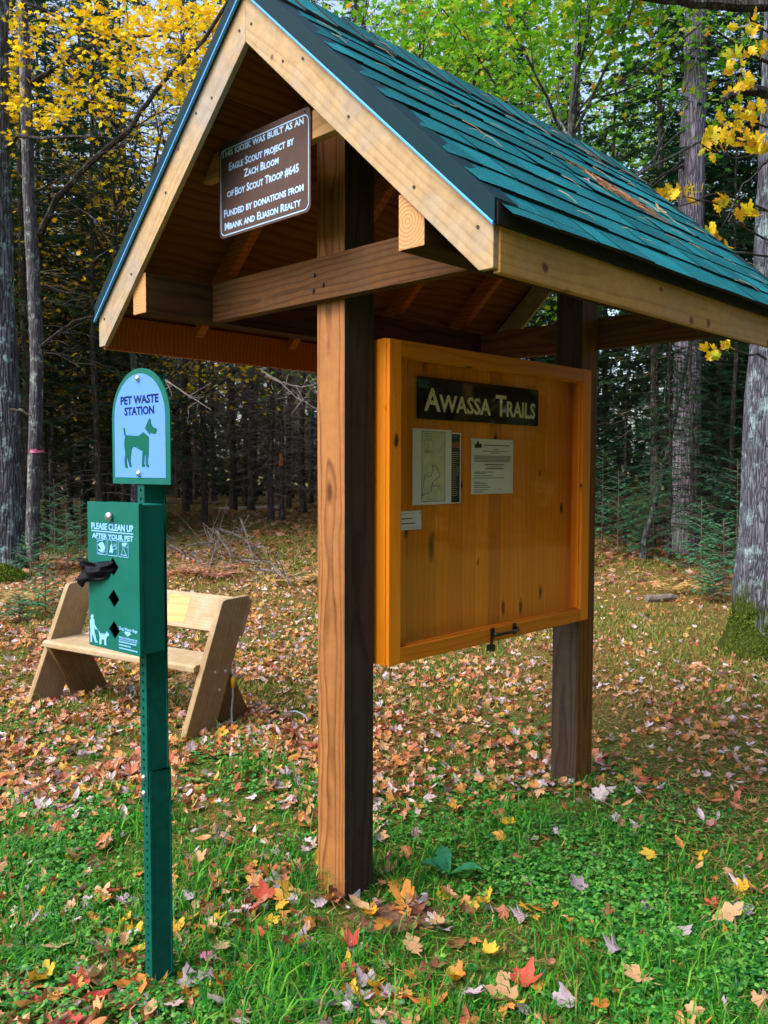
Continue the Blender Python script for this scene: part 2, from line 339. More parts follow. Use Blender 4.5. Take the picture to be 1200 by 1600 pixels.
def shingle_mat():
    m, t, b, o = new_mat('teal_shingle_granules'); v = coords(t, rand=False)
    g = noise(t, v, 420, 2, .7); big = noise(t, v, 5, 4); vo = N(t, 'ShaderNodeTexVoronoi'); vo.inputs['Scale'].default_value = 260; t.links.new(v, vo.inputs[0])
    c = ramp(t, g, [(.3, (.001, .052, .070)), (.5, (.003, .130, .158)), (.72, (.050, .30, .34))])
    c = mixc(t, .5, c, mixc(t, 1., c, ramp(t, big, [(.3, gray(.6)), (.7, gray(1.4))]), 'MULTIPLY'))
    isl = N(t, 'ShaderNodeNewGeometry').outputs['Random Per Island']
    c = mixc(t, .6, c, mixc(t, 1., c, ramp(t, isl, [(0, gray(.42)), (.5, gray(.95)), (1, gray(1.6))]), 'MULTIPLY'))
    t.links.new(c, b.inputs['Base Color']); b.inputs['Roughness'].default_value = .95; b.inputs['Specular IOR Level'].default_value = .08
    bump(t, b, g, .6, .002); return m
SHING = shingle_mat()
def pane_mat():
    m, t, b, out = new_mat('clear_acrylic_pane'); t.nodes.remove(b)
    tr = N(t, 'ShaderNodeBsdfTransparent'); tr.inputs[0].default_value = (.98, .98, .97, 1); gl = N(t, 'ShaderNodeBsdfGlossy'); gl.inputs['Roughness'].default_value = .03
    fr = N(t, 'ShaderNodeFresnel'); fr.inputs[0].default_value = 1.35; mx = N(t, 'ShaderNodeMixShader')
    t.links.new(mathn(t, 'MULTIPLY', fr.outputs[0], .10), mx.inputs[0]); t.links.new(tr.outputs[0], mx.inputs[1]); t.links.new(gl.outputs[0], mx.inputs[2]); t.links.new(mx.outputs[0], out.inputs[0])
    return m
PANE = pane_mat()
def ground_mat():
    m, t, b, o = new_mat('forest_floor'); v = coords(t, rand=False)
    n1 = noise(t, v, .9, 5, .6); n2 = noise(t, v, 14, 5, .7); n3 = noise(t, v, 70, 4, .7)
    litter = ramp(t, n3, [(.25, (.040, .022, .010)), (.45, (.160, .085, .030)), (.62, (.32, .19, .065)), (.8, (.46, .32, .15))])
    moss = ramp(t, n3, [(.25, (.010, .022, .004)), (.5, (.055, .130, .015)), (.8, (.19, .25, .04))])
    f = ramp(t, mathn(t, 'ADD', mathn(t, 'MULTIPLY', n1, .65), mathn(t, 'MULTIPLY', n2, .35)), [(.38, gray(0)), (.52, gray(1))])
    tc = N(t, 'ShaderNodeTexCoord'); sp = N(t, 'ShaderNodeSeparateXYZ'); t.links.new(tc.outputs['Object'], sp.inputs[0])
    mr = N(t, 'ShaderNodeMapRange'); t.links.new(sp.outputs['Y'], mr.inputs[0]); mr.inputs[1].default_value = 3.6; mr.inputs[2].default_value = 5.6; mr.inputs[3].default_value = 1.; mr.inputs[4].default_value = .35
    f = mathn(t, 'MULTIPLY', f, mr.outputs[0])
    t.links.new(mixc(t, f, litter, moss), b.inputs['Base Color']); b.inputs['Roughness'].default_value = .95; b.inputs['Specular IOR Level'].default_value = .1
    bump(t, b, mathn(t, 'ADD', n2, n3), .8, .03); return m
GROUND = ground_mat()

# ================================================================== ground
def build_ground():
    ax = np.concatenate([-np.geomspace(400, 14, 26), np.linspace(-13, 13, 131), np.geomspace(14, 400, 26)])
    X, Y = np.meshgrid(ax, ax+6, indexing='xy'); Z = gz(X, Y)
    n = len(ax); V = np.stack([X, Y, Z], -1).reshape(-1, 3); i, j = np.meshgrid(np.arange(n-1), np.arange(n-1), indexing='ij')
    a = (i*n+j).ravel(); q = np.stack([a, a+1, a+n+1, a+n], -1)
    o = np_obj('ground', V, q, GROUND, smooth=True); tag(o, kind='structure', label='forest floor of leaf litter, moss and short grass')
build_ground()

# ================================================================== kiosk
KX, KY, KA = -.133157, 2.880769, .7720539
KROT = math.pi/2-KA
kiosk = empty('trail_kiosk', (KX, KY, 0), KROT, 'timber trail kiosk with a steep green shingled gable roof on two thick posts', 'kiosk')
def kw(u, v, z):
    return np.array([KX+u*math.sin(KA)-v*math.cos(KA), KY+u*math.cos(KA)+v*math.sin(KA), z])
VC, SL = .07, .92
UF, UB = -.35, 1.955
def roofz(v, apex): return apex-SL*abs(v-VC)
# posts: one orange or brown face, the rest dark weathered timber
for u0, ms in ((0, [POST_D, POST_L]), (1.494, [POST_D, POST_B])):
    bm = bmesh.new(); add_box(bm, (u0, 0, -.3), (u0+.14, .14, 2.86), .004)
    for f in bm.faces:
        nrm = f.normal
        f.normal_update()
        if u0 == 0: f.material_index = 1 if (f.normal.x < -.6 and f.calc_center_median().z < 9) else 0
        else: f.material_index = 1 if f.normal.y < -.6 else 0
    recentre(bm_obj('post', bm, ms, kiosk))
# purlins with cut ends
for v0, v1 in ((.70, .79), (-.65, -.56)):
    bm = bmesh.new(); add_box(bm, (-.333, v0, 2.068), (1.967, v1, 2.212), .003)
    for f in bm.faces:
        f.normal_update()
        if abs(f.normal.x) > .7: f.material_index = 1
    recentre(bm_obj('purlin', bm, [PURL, ENDG], kiosk))
for u0, u1 in ((-.046, -.002), (1.636, 1.680)):
    b_ = box('cross_beam', (u0, -.558, 2.068), (u1, .698, 2.212), BEAM, kiosk, .003)
    if u0 < 0:
        for v, z in ((.10, 2.155), (.055, 2.118), (.105, 2.105)):
            bm = bmesh.new(); bmesh.ops.create_cone(bm, cap_ends=True, segments=10, radius1=.007, radius2=.006, depth=.008, matrix=Matrix.Translation((u0-.003, v, z)) @ Matrix.Rotation(math.pi/2, 4, 'Y'))
            under(bm_obj('bolt', bm, IRON, b_), b_)
# ridge board, rafters
box('ridge_board', (UF+.03, VC-.019, 2.80), (UB-.03, VC+.019, 2.945), RAFT, kiosk, .002)
for u in (.055, .555, 1.055, 1.555):
    for s in (-1, 1):
        q = [(VC+s*.02, 2.86), (VC+s*.90, 2.86-SL*.88), (VC+s*.90, 2.975-SL*.88), (VC+s*.02, 2.975)]
        prism('rafter', q, 'x', u, u+.038, RAFT, kiosk, .002)
# roof boards: each course of boards a strip of one deck per slope
for s in (-1, 1):
    bm = bmesh.new(); d0 = .0; w_ = .128
    while d0 < .955:
        d1 = min(d0+w_-.003, .955)
        q = [(VC+s*d0, 2.977-SL*d0), (VC+s*d1, 2.977-SL*d1), (VC+s*d1, 2.999-SL*d1), (VC+s*d0, 2.999-SL*d0)]
        add_prism(bm, q, 'x', UF+.004, UB-.004, .0015); d0 += w_
    bm_obj('roof_deck', bm, DECK, kiosk)
# rake boards front and back
for ua, ub in ((UF, UF+.019), (UB-.019, UB)):
    for s in (-1, 1):
        q = [(VC, 2.807), (VC+s*.908, 1.972), (VC+s*.95, 1.972), (VC+s*.95, 2.958-SL*.95), (VC, 2.958)]
        rb = prism('rake_board', q, 'x', ua, ub, PINE_A[s], kiosk, .002)
        if ua < 0:
            for d, h_ in ((.03, .07), (.18, .05), (.27, .11), (.46, .07), (.70, .05), (.905, .10)):
                bm = bmesh.new(); bmesh.ops.create_cone(bm, cap_ends=True, segments=8, radius1=.0045, radius2=.0035, depth=.003, matrix=Matrix.Translation((ua-.001, VC+s*d, 2.807-SL*d+h_)) @ Matrix.Rotation(math.pi/2, 4, 'Y'))
                under(bm_obj('nail', bm, IRON, rb), rb)
# fascia boards and the boards behind
for s in (-1, 1):
    vo = VC+s*.955; vi = VC+s*.935
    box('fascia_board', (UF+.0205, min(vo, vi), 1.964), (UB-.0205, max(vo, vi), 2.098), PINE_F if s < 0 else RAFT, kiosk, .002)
    # eave drip edge: black strip over the fascia
    vo2 = VC+s*.966; vi2 = VC+s*.957
    box('eave_flashing', (UF-.004, min(vo2, vi2), 2.069), (UB+.004, max(vo2, vi2), 2.124), BLACK, kiosk, .001)
# rake drip edge: dark teal face and a hem whose sky glint is painted blue
for ua, ub, uh in ((UF-.012, UF-.003, UF-.017), (UB+.003, UB+.012, UB+.017)):
    for s in (-1, 1):
        q = [(VC, 2.955), (VC+s*.962, 2.955-SL*.962), (VC+s*.962, 3.015-SL*.962), (VC, 3.015)]
        dr = prism('drip_edge', q, 'x', ua, ub, DRIP, kiosk, .001)
        q = [(VC, 2.949), (VC+s*.960, 2.949-SL*.960), (VC+s*.960, 2.957-SL*.960), (VC, 2.957)]
        prism('hem', q, 'x', min(uh, ua), max(uh, ub) if ua > 0 else ub-.004, HEM, dr, .001).location -= dr.location
        q = [(VC, 3.006), (VC+s*.958, 3.006-SL*.958), (VC+s*.958, 3.013-SL*.958), (VC, 3.013)]
        prism('flange', q, 'x', ua+.010 if ua < 0 else ub-.10, ub+.09 if ua < 0 else ua+.0005, DRIP, dr, .0005).location -= dr.location
# shingles: overlapping courses with wavy butts
def shingles(s, seed):
    rng = np.random.default_rng(seed); V = []; Fq = []; mi = []
    cosr = 1/math.sqrt(1+SL*SL); L = .985/cosr; expo = .139; nv = 0
    nx = np.array([0, s*SL*cosr, cosr])
    def P(u, d, h): # d: slope distance up from the eave, h: height off the deck
        dv = (L-d)*cosr
        return np.array([u, VC+s*dv, 3.001-SL*dv])+h*nx
    k = 0; d = -.012
    while d < L-.02:
        d1 = min(d+expo+.03, L)
        ue = UF+.008+ (rng.random()-.2)*.009; x = ue
        base = .007+.003*rng.random()
        off = rng.random()*.15
        while x < UB-.012:
            wd = .11+.16*rng.random(); x1 = min(x+wd, UB-.008)
            thick = base+.007*rng.random(); jit = (rng.random()-.5)*.010
            m = max(2, int((x1-x)/.05)+1); us = np.linspace(x+.0016, x1-.0016, m)
            for i in range(m-1):
                w0 = .004*math.sin(us[i]*9+k)+jit; w1 = .004*math.sin(us[i+1]*9+k)+jit
                sag0 = -.004*math.exp(-(us[i]-UF)/.05); sag1 = -.004*math.exp(-(us[i+1]-UF)/.05)
                pts = [P(us[i], d+w0, thick+sag0), P(us[i+1], d+w1, thick+sag1), P(us[i+1], d1, .0015+.003), P(us[i], d1, .0015+.003), P(us[i], d+w0, .001), P(us[i+1], d+w1, .001)]
                V += pts; Fq += [[nv, nv+1, nv+2, nv+3], [nv+4, nv+5, nv+1, nv]]; mi += [0, 1]; nv += 6
        
            x = x1
        d += expo; k += 1
    V = np.array(V); Fq = np.array(Fq)
    if s > 0: Fq = Fq[:, ::-1]
    me = raw_mesh('shingles', V, Fq, [SHING, BLACK], np.array(mi))
    bm = bmesh.new(); bm.from_mesh(me); bmesh.ops.remove_doubles(bm, verts=bm.verts[:], dist=1e-6); bm.to_mesh(me); bm.free()
    link(bpy.data.objects.new('shingles', me), kiosk)
shingles(-1, 3); shingles(1, 4)
bm = bmesh.new(); u = UF-.004; rng0 = np.random.default_rng(8)
while u < UB-.02:
    u1 = min(u+.17, UB+.004); h0 = .006; h1 = .013+.003*rng0.random()
    prof = [(-.13, 0), (-.05, .0), (0, .004), (.05, .0), (.13, 0)]
    A = []; B = []
    for dd, e in prof:
        z = 3.013-SL*abs(dd)+e
        A.append(((u, VC+dd, z+h1), (u1, VC+dd, z+h0), (u, VC+dd, z)))
    for i in range(4):
        bm.faces.new([bm.verts.new(c) for c in (A[i][0], A[i+1][0], A[i+1][1], A[i][1])]).material_index = 0
        bm.faces.new([bm.verts.new(c) for c in (A[i][2], A[i+1][2], A[i+1][0], A[i][0])]).material_index = 1
    for e in (0, 4):
        bm.faces.new([bm.verts.new(c) for c in (A[e][0], A[e][1], (u1, A[e][0][1], A[e][2][2]), A[e][2])]).material_index = 1
    u += .135
bmesh.ops.remove_doubles(bm, verts=bm.verts[:], dist=1e-5)
bm_obj('ridge_cap', bm, [SHING, BLACK], kiosk)
# collar tie under the gable that carries the plaque
q = [(VC-.40, 2.52), (VC+.46, 2.52), (VC+.39, 2.606), (VC-.37, 2.606)]
prism('collar_tie', q, 'x', -.200, -.164, wood('collar_tie_pine', (.50, .30, .12), (.30, .15, .05), 'y', 8, .6, (.1, .04, .015), .2), kiosk, .002)

# ---- display case
case = bpy.data.objects.new('display_case', None); link(case, kiosk)
C0, C1, CZ0, CZ1, CF, CBK = .160, 1.488, .808, 1.953, -.055, .030
fr = []
# backing of v-groove boards
bm = bmesh.new(); x = C0+.018; rr = random.Random(4)
while x < C1-.02:
    x1 = min(x+.083, C1-.018); add_box(bm, (x, CBK, CZ0+.02), (x1-.0016, CBK+.018, CZ1-.02), .0035); x = x1
bm_obj('back_panel', bm, CASE, case)
# side walls of the box
box('case_side', (C0, -.018, CZ0), (C0+.018, CBK+.03, CZ1), CASE, case, .002)
box('case_side', (C1-.018, -.018, CZ0), (C1, CBK+.03, CZ1), CASE, case, .002)
box('case_top', (C0+.0185, -.018, CZ1-.018), (C1-.0185, CBK+.03, CZ1-.001), CASE_X, case, .002)
box('case_bottom', (C0+.0185, -.018, CZ0+.001), (C1-.0185, CBK+.03, CZ0+.018), CASE_X, case, .002)
# door frame in front, mitred look by butted rails with a stepped moulding
door = bpy.data.objects.new('door', None); link(door, case)
box('stile', (C0-.002, CF+.017, CZ0-.001), (C0+.066, -.0185, CZ1+.001), CASE, door, .003)
box('stile', (C1-.068, CF+.017, CZ0-.001), (C1+.002, -.0185, CZ1+.001), CASE, door, .003)
box('rail', (C0+.0665, CF+.017, CZ0-.001), (C1-.0685, -.0185, CZ0+.062), CASE_X, door, .003)
box('rail', (C0+.0665, CF+.017, CZ1-.062), (C1-.0685, -.0185, CZ1+.001), CASE_X, door, .003)
box('stile_moulding', (C0+.000, CF, CZ0+.001), (C0+.062, CF+.0165, CZ1-.001), CASE, door, .004)
box('stile_moulding', (C1-.064, CF, CZ0+.001), (C1, CF+.0165, CZ1-.001), CASE, door, .004)
box('rail_moulding', (C0+.0625, CF, CZ0+.001), (C1-.0645, CF+.0165, CZ0+.058), CASE_X, door, .004)
box('rail_moulding', (C0+.0625, CF, CZ1-.058), (C1-.0645, CF+.0165, CZ1-.001), CASE_X, door, .004)
box('glass_pane', (C0+.064, -.030, CZ0+.060), (C1-.066, -.027, CZ1-.060), PANE, door, 0)
hv, hf = Soup(), None
pth = [(.755, CF-.001, .842), (.757, CF-.022, .842), (.765, CF-.030, .842), (.83, CF-.033, .843), (.895, CF-.030, .845), (.903, CF-.022, .846), (.905, CF-.001, .846)]
hv.add(*tube(pth, [.009, .007, .006, .006, .006, .007, .009], 8))
bm = bmesh.new()
for x in (.755, .905): add_box(bm, (x-.012, CF-.006, .822), (x+.012, CF-.0005, .868), .003)
me = bpy.data.meshes.new('t'); bm.to_mesh(me); bm.free()
ho = hv.obj('handle', BLKP, door, True)
bm = bmesh.new(); bm.from_mesh(ho.data); bm.from_mesh(me); bm.to_mesh(ho.data); bm.free(); bpy.data.meshes.remove(me)
bm = bmesh.new(); add_box(bm, (.735, CF-.012, .775), (.765, CF+.012, .800), .003); add_box(bm, (.743, CF-.006, .80), (.757, CF-.0005, .83), .002)
bm_obj('latch', bm, BLKP, door)

# ------------------------------------------------------------------ lettering
def letters(items, mat, parent, y):
    for it in items: text_geo([it]).obj('lettering', mat, parent, loc=(0, y, 0))
def text_geo(items):
    """items: dicts with s, x, z, h (cap height), w (total width) or None, align, sc (small caps), bold, skew -> verts, tris in the x-z plane"""
    S = Soup()
    for it in items:
        cu_ = bpy.data.curves.new('txt', 'FONT'); cu_.body = it['s']; cu_.size = 1; cu_.fill_mode = 'BOTH'; cu_.resolution_u = 2
        cu_.offset = it.get('bold', .024); cu_.extrude = .01; cu_.space_character = it.get('sp', 1.0)
        if it.get('sc'):
            cu_.small_caps_scale = it.get('scs', .78)
            for i, ch in enumerate(it['s']):
                if ch.islower(): cu_.body_format[i].use_small_caps = True
        o = bpy.data.objects.new('txt', cu_); col.objects.link(o); bpy.context.view_layer.update()
        dg = bpy.context.evaluated_depsgraph_get(); me = bpy.data.meshes.new_from_object(o.evaluated_get(dg))
        me.calc_loop_triangles()
        v = np.zeros(len(me.vertices)*3, np.float32); me.vertices.foreach_get('co', v); v = v.reshape(-1, 3).astype(float)
        f = np.zeros(len(me.loop_triangles)*3, np.int32); me.loop_triangles.foreach_get('vertices', f); f = f.reshape(-1, 3)
        bpy.data.objects.remove(o); bpy.data.curves.remove(cu_); bpy.data.meshes.remove(me)
        if not len(v): continue
        cap = .73 
        k = it['h']/cap; x0, x1 = v[:, 0].min(), v[:, 0].max(); wid = x1-x0
        kx = it['w']/wid if it.get('w') else k*it.get('kx', .85)
        al = it.get('align', 'L'); xx = (v[:, 0]-x0)*kx; tw = wid*kx
        xx += it['x']-{'L': 0, 'C': tw/2, 'R': tw}[al]
        out = np.stack([xx, -(v[:, 2]+.01)*.03, v[:, 1]*k+it['z']], -1)
        S.add(out, f)
    return S
def poly_tris(poly):
    from mathutils.geometry import tessellate_polygon
    return np.array(tessellate_polygon([[Vector((p[0], p[1], 0)) for p in poly]]))
def add_flat(S, poly, y=-.0006, th=.0006):
    """thin raised flat shape in the x-z plane"""
    p = np.array(poly, float); n = len(p); f = poly_tris(poly)
    V = np.concatenate([np.stack([p[:, 0], np.full(n, y), p[:, 1]], -1), np.stack([p[:, 0], np.full(n, y+th), p[:, 1]], -1)])
    i = np.arange(n); j = (i+1) % n
    S.add(V, np.concatenate([f, np.stack([i, j, j+n], -1), np.stack([i, j+n, i+n], -1)]))
def add_rect(S, x0, z0, x1, z1, y=-.0006): add_flat(S, [(x0, z0), (x1, z0), (x1, z1), (x0, z1)], y)
def add_line(S, pts, wd, y=-.0006, closed=False):
    p = [np.array(q, float) for q in pts]
    if closed: p = p+[p[0]]
    for a, b in zip(p[:-1], p[1:]):
        d = b-a; l = np.linalg.norm(d)
        if l < 1e-7: continue
        d /= l; nn = np.array([-d[1], d[0]])*wd/2; e = d*wd*.3
        add_flat(S, [a-e-nn, b+e-nn, b+e+nn, a-e+nn], y)
def rrect(x0, z0, x1, z1, r, n=6):
    o = []
    for cx, cz, a0 in ((x1-r, z1-r, 0), (x0+r, z1-r, 90), (x0+r, z0+r, 180), (x1-r, z0+r, 270)):
        for i in range(n+1):
            a = R(a0+90*i/n); o.append((cx+r*math.cos(a), cz+r*math.sin(a)))
    return o
def dot(name, mat, parent, x, y, z, r=.006, d=.006):
    bm = bmesh.new(); bmesh.ops.create_uvsphere(bm, u_segments=12, v_segments=8, radius=r)
    for v in bm.verts: v.co.y = v.co.y*d/r
    bmesh.ops.translate(bm, verts=bm.verts[:], vec=(x, y, z)); return bm_obj(name, bm, mat, parent, True)

# name plaque on the back panel (local x = along the board, y = into it)
def board_thing(name, u, z, label, cat): 
    p = kw(u, CBK-.0015, z); return empty(name, p, KROT, label, cat)
pl = board_thing('trail_name_sign', .391, 1.689, 'dark brown wooden sign reading AWASSA TRAILS in worn cream letters inside the display case', 'sign')
bm = bmesh.new(); add_box(bm, (0, -.014, 0), (.777, .0, .156), .002); bm_obj('panel', bm, PLAQD, pl)
letters([dict(s='Awassa', x=.028, z=.032, h=.088, w=.408, sc=1, scs=.74, bold=.018), dict(s='Trails', x=.470, z=.032, h=.088, w=.282, sc=1, scs=.74, bold=.018)], CREAM, pl, -.0142)
# trail map
mp = board_thing('trail_map', .367, 1.367, 'white sheet with a pale trail map pinned below the trail name sign', 'map')
bm = bmesh.new(); add_box(bm, (0, -.0045, 0), (.224, -.0035, .285)); bm_obj('sheet', bm, PAPER, mp)
S = Soup(); add_rect(S, .048, .010, .186, .278); S.obj('map_print', MAPP, mp, loc=(0, -.0046, 0))
S = Soup(); add_line(S, [(.050, .012), (.184, .012), (.184, .276), (.050, .276)], .0018, closed=True)
add_line(S, [(.054, .033), (.066, .04), (.09, .044), (.104, .052), (.106, .066), (.118, .07), (.150, .07)], .0022)
add_line(S, [(.106, .066), (.112, .085), (.132, .095), (.155, .108), (.145, .128), (.128, .150), (.112, .148), (.108, .12), (.104, .108), (.086, .106), (.07, .114), (.062, .09), (.056, .060), (.054, .033)], .0024)
add_line(S, [(.118, .07), (.112, .085)], .002)
S.obj('trail_lines', INK, mp, loc=(0, -.0054, 0))
S = Soup(); rr = random.Random(2)
for k in range(14):
    x, z = .06+.11*rr.random(), .03+.2*rr.random(); pts = [(x, z)]
    for i in range(4): x = min(.18, max(.055, x+.02*(rr.random()-.4))); z += .014*rr.random(); pts.append((x, z))
    add_line(S, pts, .0009)
for z in (.266, .256, .246, .2, .195): add_rect(S, .066, z, .066+.05*(.6+.4*rr.random()), z+.004)
add_line(S, [(.062, .205), (.112, .205), (.112, .242), (.062, .242)], .001, closed=True); add_rect(S, .09, .018, .14, .0205)
S.obj('contour_print', INKL, mp, loc=(0, -.0053, 0))
for x in (.008, .216): dot('pushpin', STEEL, mp, x, -.006, .275, .004, .004)
fl = board_thing('trail_flyer', .565, 1.367, 'black brochure page with a small red picture tucked behind the trail map', 'flyer')
bm = bmesh.new(); add_box(bm, (0, -.0022, 0), (.086, -.0012, .276)); bm_obj('sheet', bm, PAPER, fl)
S = Soup(); add_rect(S, .0, .004, .079, .271); S.obj('black_print', FLYB, fl, loc=(0, -.0023, 0))
S = Soup(); add_flat(S, [(.03, .215), (.076, .217), (.078, .24), (.06, .244), (.045, .236), (.03, .238)]); S.obj('picture', FLYR, fl, loc=(0, -.0031, 0))
S = Soup()
add_line(S, [(.032, .26), (.04, .268), (.046, .258), (.054, .266), (.06, .259)], .0015)
for i in range(22): add_rect(S, .03, .03+i*.008, .03+.045*(.6+.4*rr.random()), .0325+i*.008)
S.obj('small_print', INKL, fl, loc=(0, -.0031, 0))
no = board_thing('trail_notice', .718, 1.400, 'white typed notice page with a dark emblem pinned beside the trail map', 'notice')
bm = bmesh.new(); add_box(bm, (0, -.0025, 0), (.283, -.0015, .224)); bm_obj('sheet', bm, PAPER, no)
S = Soup()
add_rect(S, .080, .197, .255, .201); add_rect(S, .145, .180, .178, .183); add_rect(S, .07, .173, .24, .1755); add_rect(S, .125, .166, .19, .1685)
for i in range(5): add_rect(S, .018, .153-i*.0055, .27-.004*i, .1555-i*.0055)
add_rect(S, .085, .118, .218, .122); add_rect(S, .10, .109, .205, .111); add_rect(S, .09, .101, .215, .105)
for z, x1 in ((.088, .15), (.083, .09), (.073, .14), (.064, .22), (.048, .055), (.043, .10), (.034, .11), (.026, .125), (.016, .11), (.008, .075)): add_rect(S, .018, z, x1, z+.0026)
add_line(S, [(.18, .016), (.19, .02), (.195, .015), (.205, .019)], .0012)
S.obj('typed_print', INK, no, loc=(0, -.0026, 0))
S = Soup(); add_flat(S, [(.02, .186), (.066, .188), (.066, .205), (.05, .203), (.045, .214), (.034, .212), (.034, .204), (.02, .203)]); S.obj('emblem', FLYB, no, loc=(0, -.0026, 0))
for x in (.012, .270): dot('pushpin', STEEL, no, x, -.004, .208, .004, .004)
cdp = board_thing('business_card', .285, 1.276, 'small white card with two typed lines at the left edge of the case', 'card')
bm = bmesh.new(); add_box(bm, (0, -.0025, 0), (.134, -.0015, .070)); bm_obj('sheet', bm, PAPER, cdp)
S = Soup(); add_rect(S, .02, .040, .085, .044); add_rect(S, .02, .022, .10, .026); add_rect(S, .01, .060, .1, .0612); add_rect(S, .01, .008, .12, .009); S.obj('typed_print', INK, cdp, loc=(0, -.0026, 0))
dot('pushpin', STEEL, cdp, .125, -.004, .062, .004, .004)

# gable plaque
gp = empty('dedication_plaque', kw(-.2035, .418, 2.300), KROT-math.pi/2, 'brown metal plaque with pale lettering and rounded border hung under the kiosk gable', 'sign')
GW, GH = .484, .321
bm = bmesh.new(); pts = rrect(0, 0, GW, GH, .022); add_prism(bm, pts, 'y', -.0025, 0, 0); bm_obj('panel', bm, PLAQ, gp)
S = Soup(); b0 = rrect(.009, .009, GW-.009, GH-.022, .022); add_line(S, b0, .0034, closed=True)
S.obj('border_line', WHITEINK, gp, loc=(0, -.0027, 0))
letters([dict(s='This kiosk was built as an', x=.012, z=.2745, h=.0245, w=.440, sc=1, scs=.82),
 dict(s='Eagle Scout project by', x=.057, z=.2235, h=.0265, w=.348, sc=1, scs=.76),
 dict(s='Zach Bloom', x=.142, z=.1825, h=.0265, w=.186, sc=1, scs=.76),
 dict(s='of', x=.045, z=.1355, h=.0245, w=.040, sc=1, scs=.8), dict(s='Boy Scout Troop #645', x=.092, z=.1335, h=.0265, w=.336, sc=1, scs=.78),
 dict(s='Funded by donations from', x=.027, z=.0705, h=.0255, w=.424, sc=1, scs=.8),
 dict(s='Mbank and Eliason Realty', x=.031, z=.0262, h=.0255, w=.407, sc=1, scs=.78)], WHITEINK, gp, -.0027)
for x, z in ((.455, .310), (.21, .310)): dot('screw', IRON, gp, x, -.003, z, .004, .003)

# ================================================================== pet waste station
SK = .976; SX, SY = -.69864*SK, 2.44777*SK
PS = empty('pet_waste_station', (SX, SY, CH*(1-SK)), -R(40), 'green pet waste station with a rounded sign above a bag dispenser on a perforated post', 'pet waste station')
PS.scale = (SK, SK, SK)
def channel(name, z0, z1, dy, dx, mat, holes=True):
    """U-channel post: perforated web in front, flared sides, lips"""
    prof = [(-.032, .062), (-.024, .062), (-.018, .004), (.018, .004), (.024, .062), (.034, .062), (.034, .059), (.027, .059), (.0165, 0), (-.0165, 0), (-.027, .059), (-.032, .059)]
    bm = bmesh.new()
    A = [bm.verts.new((x+dx, y+dy, z0)) for x, y in prof]; B = [bm.verts.new((x+dx, y+dy, z1)) for x, y in prof]; n = len(prof)
    for i in range(n):
        if i != 8: bm.faces.new((A[i], A[(i+1) % n], B[(i+1) % n], B[i]))
    bm.faces.new(B); bm.faces.new(A[::-1])
    # web with round holes
    edges = []; x0, x1 = -.0165+dx, .0165+dx
    lo = [A[9], A[8], B[8], B[9]]
    z = z0+.02
    loops = []
    while z < z1-.01:
        c = [bm.verts.new((dx+.0052*math.cos(a), dy, z+.0052*math.sin(a))) for a in np.arange(8)*math.pi/4]; loops.append(c); z += .0254
    es = []
    for c in [lo]+loops:
        for i in range(len(c)):
            e = bm.edges.get((c[i], c[(i+1) % len(c)])) or bm.edges.new((c[i], c[(i+1) % len(c)])); es.append(e)
    bmesh.ops.triangle_fill(bm, use_beauty=True, use_dissolve=False, edges=es)
    for c in loops:
        d = [bm.verts.new(v.co+Vector((0, .0038, 0))) for v in c]
        for i in range(8): bm.faces.new((c[i], c[(i+1) % 8], d[(i+1) % 8], d[i]))
    return bm_obj(name, bm, mat, PS)
lower = channel('lower_post', -.25, .62, .0045, .004, GREEN_D)
upper = channel('upper_post', .530, 1.775, 0, 0, GREEN_D)
for z in (.60, .553): dot('bolt', STEEL, upper, 0, -.002, z, .009, .007)
# arched sign
def arch(x0, x1, z0, zs, n=24):
    r = (x1-x0)/2; c = (x0+x1)/2
    return [(x0, z0), (x1, z0)]+[(c+r*math.cos(a), zs+r*math.sin(a)) for a in np.linspace(0, math.pi, n)]
sg = bpy.data.objects.new('sign_panel', None); link(sg, PS)
bm = bmesh.new(); add_prism(bm, arch(-.1325, .150, 1.457, 1.645), 'y', -.006, -.002, 0); bm_obj('backplate', bm, GREEN, sg)
S = Soup(); add_flat(S, arch(-.1185, .1295, 1.4755, 1.647)); S.obj('sign_face', SIGNW, sg, loc=(0, -.0062, 0))
letters([dict(s='PET WASTE', x=.0075, z=1.6868, h=.0232, w=.185, align='C', bold=.032), dict(s='STATION', x=.0065, z=1.6550, h=.0232, w=.145, align='C', bold=.032)], NAVY, sg, -.0070)
DOG = [(-0.0734, 1.619), (-0.0664, 1.6192), (-0.0596, 1.5977), (0.0003, 1.5945), (0.0121, 1.5984), (0.0259, 1.6048), (0.0526, 1.5907), (0.0517, 1.5457), (0.0462, 1.5232), (0.0472, 1.5153), (0.0529, 1.5092), (0.0509, 1.5051), (0.0394, 1.5062), (0.0357, 1.5142), (0.0362, 1.5391), (0.0323, 1.5391), (0.0291, 1.5176), (0.0336, 1.5085), (0.0258, 1.5055), (0.0173, 1.5074), (0.0209, 1.5505), (0.0034, 1.5564), (-0.0123, 1.5623), (-0.0242, 1.5637), (-0.0315, 1.558), (-0.0368, 1.535), (-0.0379, 1.5235), (-0.0326, 1.5073), (-0.0375, 1.5046), (-0.0454, 1.5085), (-0.0512, 1.5235), (-0.0549, 1.5375), (-0.0572, 1.5236), (-0.0528, 1.5038), (-0.0598, 1.5015), (-0.0678, 1.5073), (-0.0693, 1.5283), (-0.0649, 1.5422), (-0.0692, 1.5701), (-0.068, 1.5863), (-0.063, 1.592), (-0.0686, 1.5979)]
